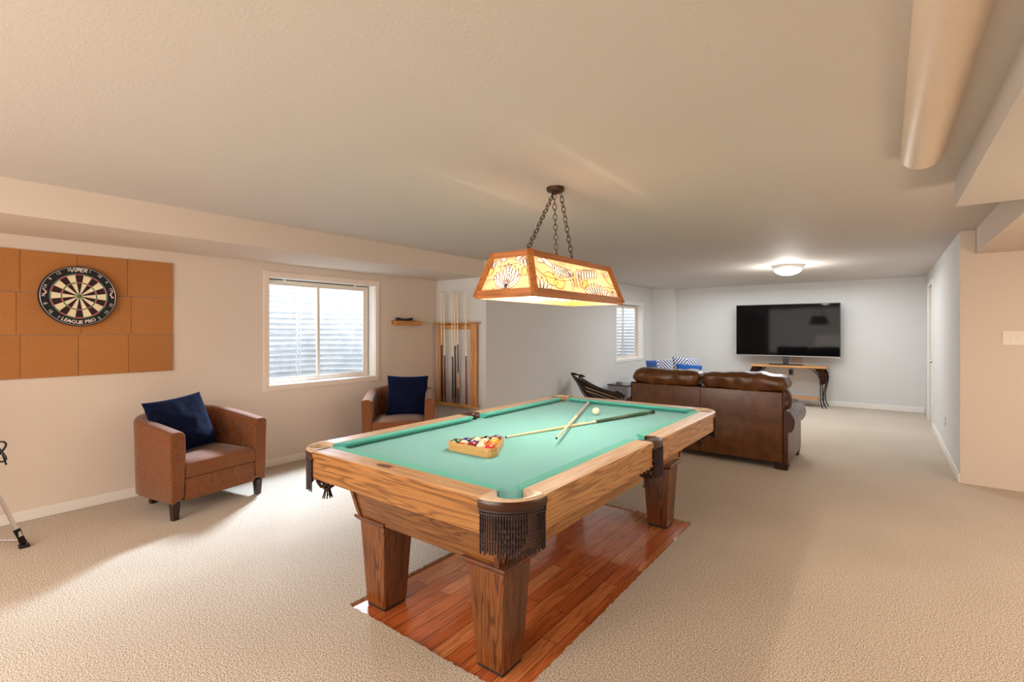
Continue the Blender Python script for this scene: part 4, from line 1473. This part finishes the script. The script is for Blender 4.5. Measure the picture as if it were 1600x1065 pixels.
pillow('throw_pillow', 'blue and white patterned pillow, leftmost of those beyond the loveseat back', 'throw pillow', .46, .44, .07, pat_mat('blue_panel_print', ('X', -.03)),
       (-3.27, 8.72, .645), orient((.25, -.9, .35), (-.22, .35, 1)), 21, 'pillows beyond the loveseat')
pillow('throw_pillow', 'white pillow with ornate navy medallion print behind the plain blue pillow', 'throw pillow', .50, .46, .065, pat_mat('navy_medallion_print'),
       (-2.86, 8.96, .675), orient((.55, -.8, .25), (-.1, .25, 1)), 33, 'pillows beyond the loveseat')
pillow('throw_pillow', 'plain bright blue pillow in front of the white medallion pillow beyond the loveseat', 'throw pillow', .46, .36, .055, fabric('bright_blue_cotton', srgb(40, 92, 168), srgb(26, 66, 134), 120, .3),
       (-2.74, 8.74, .610), orient((.55, -.8, .3), (-.1, .3, 1)), 41, 'pillows beyond the loveseat')

# ------------------------------------------------------------------ television
tvx0, tvx1, tvz0, tvz1, tvy = -2.345, -.628, .896, 1.874, 10.40
tv = thing('television', 'large black flat screen television standing on the wood and iron console', 'television', ((tvx0 + tvx1) / 2, tvy, .7345))
ox = (tvx0 + tvx1) / 2; oz = .7345
scr = NT('tv_screen'); scr.set(Base_Color=(.003, .003, .0035, 1), Roughness=.05, Specular_IOR_Level=.09)
bez = plain('tv_bezel', (.012, .012, .013, 1), .3)
bm = B(); box(bm, tvx0 - ox, tvx1 - ox, .006, .045, tvz0 - oz, tvz1 - oz, .006); obj('housing', bm, bez, tv)
bm = B(); box(bm, tvx0 - ox + .012, tvx1 - ox - .012, .002, .0058, tvz0 - oz + .022, tvz1 - oz - .012); obj('screen', bm, scr.m, tv)
bm = B(); box(bm, tvx0 - ox + .004, tvx1 - ox - .004, .0, .0058, tvz0 - oz + .002, tvz0 - oz + .012, .001); obj('silver_strip', bm, plain('silver_strip', (.5, .5, .52, 1), .25, .9), tv)
gm = plain('gunmetal', (.06, .06, .065, 1), .3, .8)
bm = B(); box(bm, -.045, .045, .012, .05, .016, tvz0 - oz + .05, .004); obj('stand_neck', bm, gm, tv)
bm = B(); prism(bm, [(.29 * cos(2 * pi * k / 40), .03 + .12 * sin(2 * pi * k / 40)) for k in range(40)], 'z', 0, .014); obj('stand_base', bm, bez, tv)

# ------------------------------------------------------------------ console table
cx0, cx1 = -2.06, -.82
ct_ = thing('console_table', 'wood topped console table with curved black iron legs under the television', 'console table', ((cx0 + cx1) / 2, 10.38, 0))
hwc = (cx1 - cx0) / 2
bm = B(); box(bm, -hwc, hwc, -.20, .22, .702, .734, .006); obj('table_top', bm, M['honey_x'], ct_)
bm = B(); box(bm, -hwc + .16, hwc - .14, -.12, .18, .135, .160, .004); obj('lower_shelf', bm, M['honey_x'], ct_)
wick = fabric('dark_woven_wicker', srgb(62, 34, 22), srgb(26, 14, 10), 60, 0, .5)
for s in (-1, 1):
    for y in (-.165, .185):
        bm = B()
        def Q(px, z): return (s * (hwc - px), y, z)
        a = [(.26, .700), (.20, .655), (.135, .60), (.10, .52), (.092, .40), (.092, .25), (.088, .12), (.070, .03), (.055, .003)]
        b_ = [(.05, .700), (.012, .62), (.000, .53), (.012, .43), (.035, .33), (.050, .22), (.045, .12), (.022, .05), (.0, .003)]
        tube(bm, [Q(*p) for p in a], .009, 8); tube(bm, [Q(*p) for p in b_], .009, 8)
        tube(bm, [Q(.135, .60), Q(.16, .665), Q(.14, .700)], .006, 6)
        obj('leg', bm, M['dark_metal'], ct_, smooth=60)
        bm = B()
        prism(bm, [(s * (hwc - px), z) for px, z in ((.165, .695), (.12, .60), (.10, .52), (.096, .41), (.02, .44), (.006, .53), (.016, .62), (.05, .695))], 'y', y - .004, y + .004)
        obj('woven_panel', bm, wick, ct_)
    bm = B(); tube(bm, [(s * (hwc - .092), -.165, .13), (s * (hwc - .092), .185, .13)], .007, 8); tube(bm, [(s * (hwc - .092), -.02, .13), (s * (hwc - .17), -.02, .13)], .007, 8)
    obj('stretcher', bm, M['dark_metal'], ct_, smooth=60)

# small bits on the back wall
def plate(name, label, cat, loc, rot, wd, ht, mat, bits):
    t = thing(name, label, cat, loc); t.rotation_euler = rot
    bm = B(); box(bm, -wd / 2, wd / 2, -.006, -.0004, -ht / 2, ht / 2, .002); obj('cover_plate', bm, mat, t)
    for nm, (x0, x1, z0, z1, dp, m) in bits:
        bm = B(); box(bm, x0, x1, -.006 - dp, -.0058, z0, z1, .0015); obj(nm, bm, m, t)
    return t
soft = plain('recess_shadow', srgb(206, 192, 176), .5)
plate('wall_outlet', 'grey wall outlet with dark plug under the console top', 'outlet', (-1.43, YB, .585), (0, 0, 0), .075, .115, plain('grey_plate', srgb(120, 116, 116), .4),
      [('plug', (-.028, .018, -.035, .035, .03, M['black']))])
plate('wall_plate', 'small tan cable plate on the wall between television and console', 'wall plate', (-1.325, YB, .815), (0, 0, 0), .16, .12, plain('tan_plate', srgb(206, 176, 150), .5),
      [('cable_port', (-.015, .015, -.012, .012, .004, soft))])
plate('wall_outlet', 'white outlet low on the right-hand far wall near its corner', 'outlet', (XR, 7.35, .36), (0, 0, -pi / 2), .07, .115, M['trim'],
      [('receptacle', (-.017, .017, .008, .042, .002, soft)), ('receptacle', (-.017, .017, -.042, -.008, .002, soft))])
sw = [('rocker', (-.1005 + k * .0457, -.0665 + k * .0457, -.034, .034, .003, M['white'])) for k in range(4)]
plate('light_switch', 'white four rocker light switch plate on the right front wall', 'light switch', (.813 + .105, YS - .001, 1.318), (0, 0, 0), .21, .122, M['white'], sw)

# ------------------------------------------------------------------ grey cube speaker
sp = thing('subwoofer', 'grey box shaped subwoofer on the carpet between sling chair and loveseat', 'speaker', (-3.76, 8.22, 0), radians(0))
gsp = plain('grey_speaker_case', srgb(140, 138, 146), .45)
bm = B(); box(bm, -.19, .19, -.19, .19, .02, .40, .008); obj('case', bm, gsp, sp)
bm = B(); box(bm, -.205, .205, -.205, .205, .4005, .425, .006); obj('top_board', bm, plain('dark_glass_top', srgb(70, 70, 76), .15), sp)
for x in (-.15, .15):
    for y in (-.15, .15):
        bm = B(); lathe(bm, [(0, .0012), (.018, .0012), (.02, .02), (0, .02)], (x, y, 0), 12); obj('foot', bm, M['black'], sp)
pk_ = thing('puck', 'small grey round puck on top of the grey subwoofer', 'puck', (-3.82, 8.22, .4255))
bm = B(); lathe(bm, [(0, 0), (.055, 0), (.058, .01), (.05, .03), (.0, .034)], n=24); obj('puck_body', bm, plain('puck_grey', srgb(120, 120, 126), .4), pk_, smooth=40)

# ------------------------------------------------------------------ sling chair leaning by the far-left wall
sc_ = thing('sling_chair', 'dark brown leather butterfly sling chair by the left wall behind the pool table', 'sling chair', (-3.55, 6.95, 0))
def S(x, y, z): return Vector((x + 3.55, y - 6.95, z))
NB, NF = S(-3.90, 6.64, .715), S(-3.13, 6.93, .405)
FB, FFr = S(-3.94, 6.95, .665), S(-3.30, 7.22, .395)
def sling(u, v):
    """u from back to front, v from near to far"""
    near = NB * (1 - u) + NF * u; far = FB * (1 - u) + FFr * u
    p = near * (1 - v) + far * v
    su = 4 * u * (1 - u); sv = 4 * v * (1 - v)
    sag = .06 * su * (1 - sv) + .38 * (su ** .8) * sv * .8 + .10 * sv * (1 - u)
    lean = (.12 * sv * (1 - u))
    return Vector((p.x + lean * .5, p.y, p.z - sag))
bm = B()
V = grid(bm, 26, 20, sling)
o = obj('sling_seat', bm, M['sling'], sc_, smooth=180)
so = o.modifiers.new('s', 'SOLIDIFY'); so.thickness = .008
bm = B()   # near skirt that falls from the rim to the frame
def skirt(u, v):
    p = sling(u, 0)
    low = S(-3.60 + .52 * u, 6.66 + .25 * u, .33 - .02 * u)
    k = .12 + .88 * sin(pi * min(1, (u * .95 + .06))) ** .6
    q = p * (1 - v * k) + low * (v * k)
    return q
grid(bm, 22, 8, skirt)
o = obj('side_flap', bm, M['sling'], sc_, smooth=180)
so = o.modifiers.new('s', 'SOLIDIFY'); so.thickness = .006
for c, d in ((NB, 1), (NF, 1), (FB, 1), (FFr, 1)):
    bm = B(); mid = (NB + NF + FB + FFr) / 4
    n_ = (mid - c); n_.z *= .6; n_.normalize()
    tube(bm, [c - n_ * .004, c + n_ * .03, c + n_ * .09, c + n_ * .13], [.016, .022, .018, .004], 10)
    obj('corner_pocket', bm, M['sling'], sc_, smooth=70)
silver = plain('satin_steel_rod', srgb(170, 152, 128), .3, .7)
for k in (0, 1):
    bm = B()
    a = S(-3.62 + .0 * k, 6.60 + k * .02, .52 - .055 * k); b = S(-3.12, 6.86 + .02 * k, .33 - .05 * k)
    bar(bm, a, b, .006, .012)
    obj('strap', bm, silver, sc_)
bm = B()
tube(bm, [NB, S(-3.75, 6.72, .42), S(-3.45, 6.85, .02), S(-3.28, 7.0, .012), S(-3.2, 7.1, .02), FFr], .008, 8)
tube(bm, [FB, S(-3.75, 7.0, .40), S(-3.40, 6.98, .02), S(-3.3, 6.84, .012), S(-3.22, 6.78, .03), NF], .008, 8)
tube(bm, [S(-3.45, 6.85, .02), S(-3.85, 6.75, .012), S(-3.85, 7.1, .012), S(-3.40, 6.98, .02)], .008, 8)
obj('frame', bm, M['dark_metal'], sc_, smooth=60)

# ------------------------------------------------------------------ dome ceiling light
dl = thing('ceiling_dome_light', 'round frosted glass dome light on the far ceiling before the television', 'ceiling light', (-1.075, 7.73, H))
bm = B(); lathe(bm, [(0, -.001), (.205, -.001), (.207, -.016), (.198, -.024), (.175, -.044), (.168, -.046)], n=48, cap=False); obj('base_ring', bm, plain('brushed_nickel', srgb(206, 198, 190), .35, .3), dl, smooth=35)
t_ = NT('frosted_dome'); t_.set(Base_Color=(1, 1, 1, 1), Emission_Color=(1, .985, .95, 1), Emission_Strength=6.0)
bm = B(); lathe(bm, [(.172 * cos(a), -.046 - .088 * sin(a)) for a in [pi / 2 * k / 14 for k in range(15)]], n=48, cap=False); obj('glass_dome', bm, t_.m, dl, smooth=180)

# ------------------------------------------------------------------ lights
def area(name, loc, target, sx, sy, power, col, spread=180):
    l = bpy.data.lights.new(name, 'AREA'); l.shape = 'RECTANGLE'; l.size = sx; l.size_y = sy; l.energy = power; l.color = col; l.spread = radians(spread)
    o = bpy.data.objects.new(name, l); COL.objects.link(o); o.location = loc
    d = Vector(target) - Vector(loc); o.rotation_euler = d.to_track_quat('-Z', 'Y').to_euler()
    return o
def point(name, loc, power, col, r=.05):
    l = bpy.data.lights.new(name, 'POINT'); l.energy = power; l.color = col; l.shadow_soft_size = r
    o = bpy.data.objects.new(name, l); COL.objects.link(o); o.location = loc
    return o
WARM, NEUT, COOL = (1, .85, .70), (1, .92, .85), (.80, .90, 1)
# pool lamp: bulbs
for y in (-.30, 0, .30): point('lamp_bulb_light', (LX, LY + y, 1.655), 11, (1, .91, .80), .025)
# daylight coming down the near well and through window 1, and its sky
area('sky_light_well_near', (XL - .62, 3.75, 2.26), (-3.35, 1.25, 0), .45, .4, 70, (.70, .85, 1), 70)
area('sky_light_well_near_fill', (XL - WT - .42, 3.11, 2.27), (XL - WT - .42, 3.11, 0), 1.3, .6, 8, (.9, .95, 1))
area('sky_light_well_far', (XF - WT - .38, 9.24, 2.24), (XF - WT - .38, 9.24, 0), .6, 1.2, 14, (.9, .95, 1))
# ceiling fixtures behind the camera and in the right-hand hall, then added fill lights
area('ceiling_panel_near', (-1.6, -1.2, 2.2), (-1.6, -1.2, 0), 2.4, 1.6, 54, WARM)
area('ceiling_panel_hall', (2.0, 3.4, 2.05), (2.0, 3.4, 0), 1.6, 2.0, 46, WARM)
area('near_wall_fill', (-2.2, -2.7, 1.35), (-.9, 3.0, 1.3), 3.5, 1.8, 110, NEUT)  # added soft fill from behind the camera
area('near_ceiling_fill', (-1.2, -1.6, .9), (-1.2, -.6, 2.28), 2.0, 1.0, 22, (1, .88, .78))  # unseen fill aimed up to brighten the near ceiling
area('hall_ceiling_fill', (2.2, 3.0, .9), (1.9, 3.2, 2.28), 1.0, 1.0, 24, (1, .80, .60))  # added upward fill for the ceiling by the hall
area('far_room_fill', (-1.5, 9.0, 2.2), (-1.5, 9.0, 0), 3.2, 2.2, 55, (.90, .95, 1))  # added cool fill over the far room, no fixture of its own
point('dome_light_glow', (-1.075, 7.73, H - .20), 30, (1, .97, .92), .12)

w = bpy.data.worlds.new('world'); SC.world = w; w.use_nodes = True
bg = w.node_tree.nodes['Background']
bg.inputs['Color'].default_value = (.86, .93, 1, 1); bg.inputs['Strength'].default_value = 1.0
SC.view_settings.view_transform = 'Standard'
SC.view_settings.look = 'None'
SC.view_settings.exposure = 0.3
SC.cycles.use_denoising = True
SC.cycles.max_bounces = 8
SC.cycles.diffuse_bounces = 5
SC.cycles.sample_clamp_indirect = 6
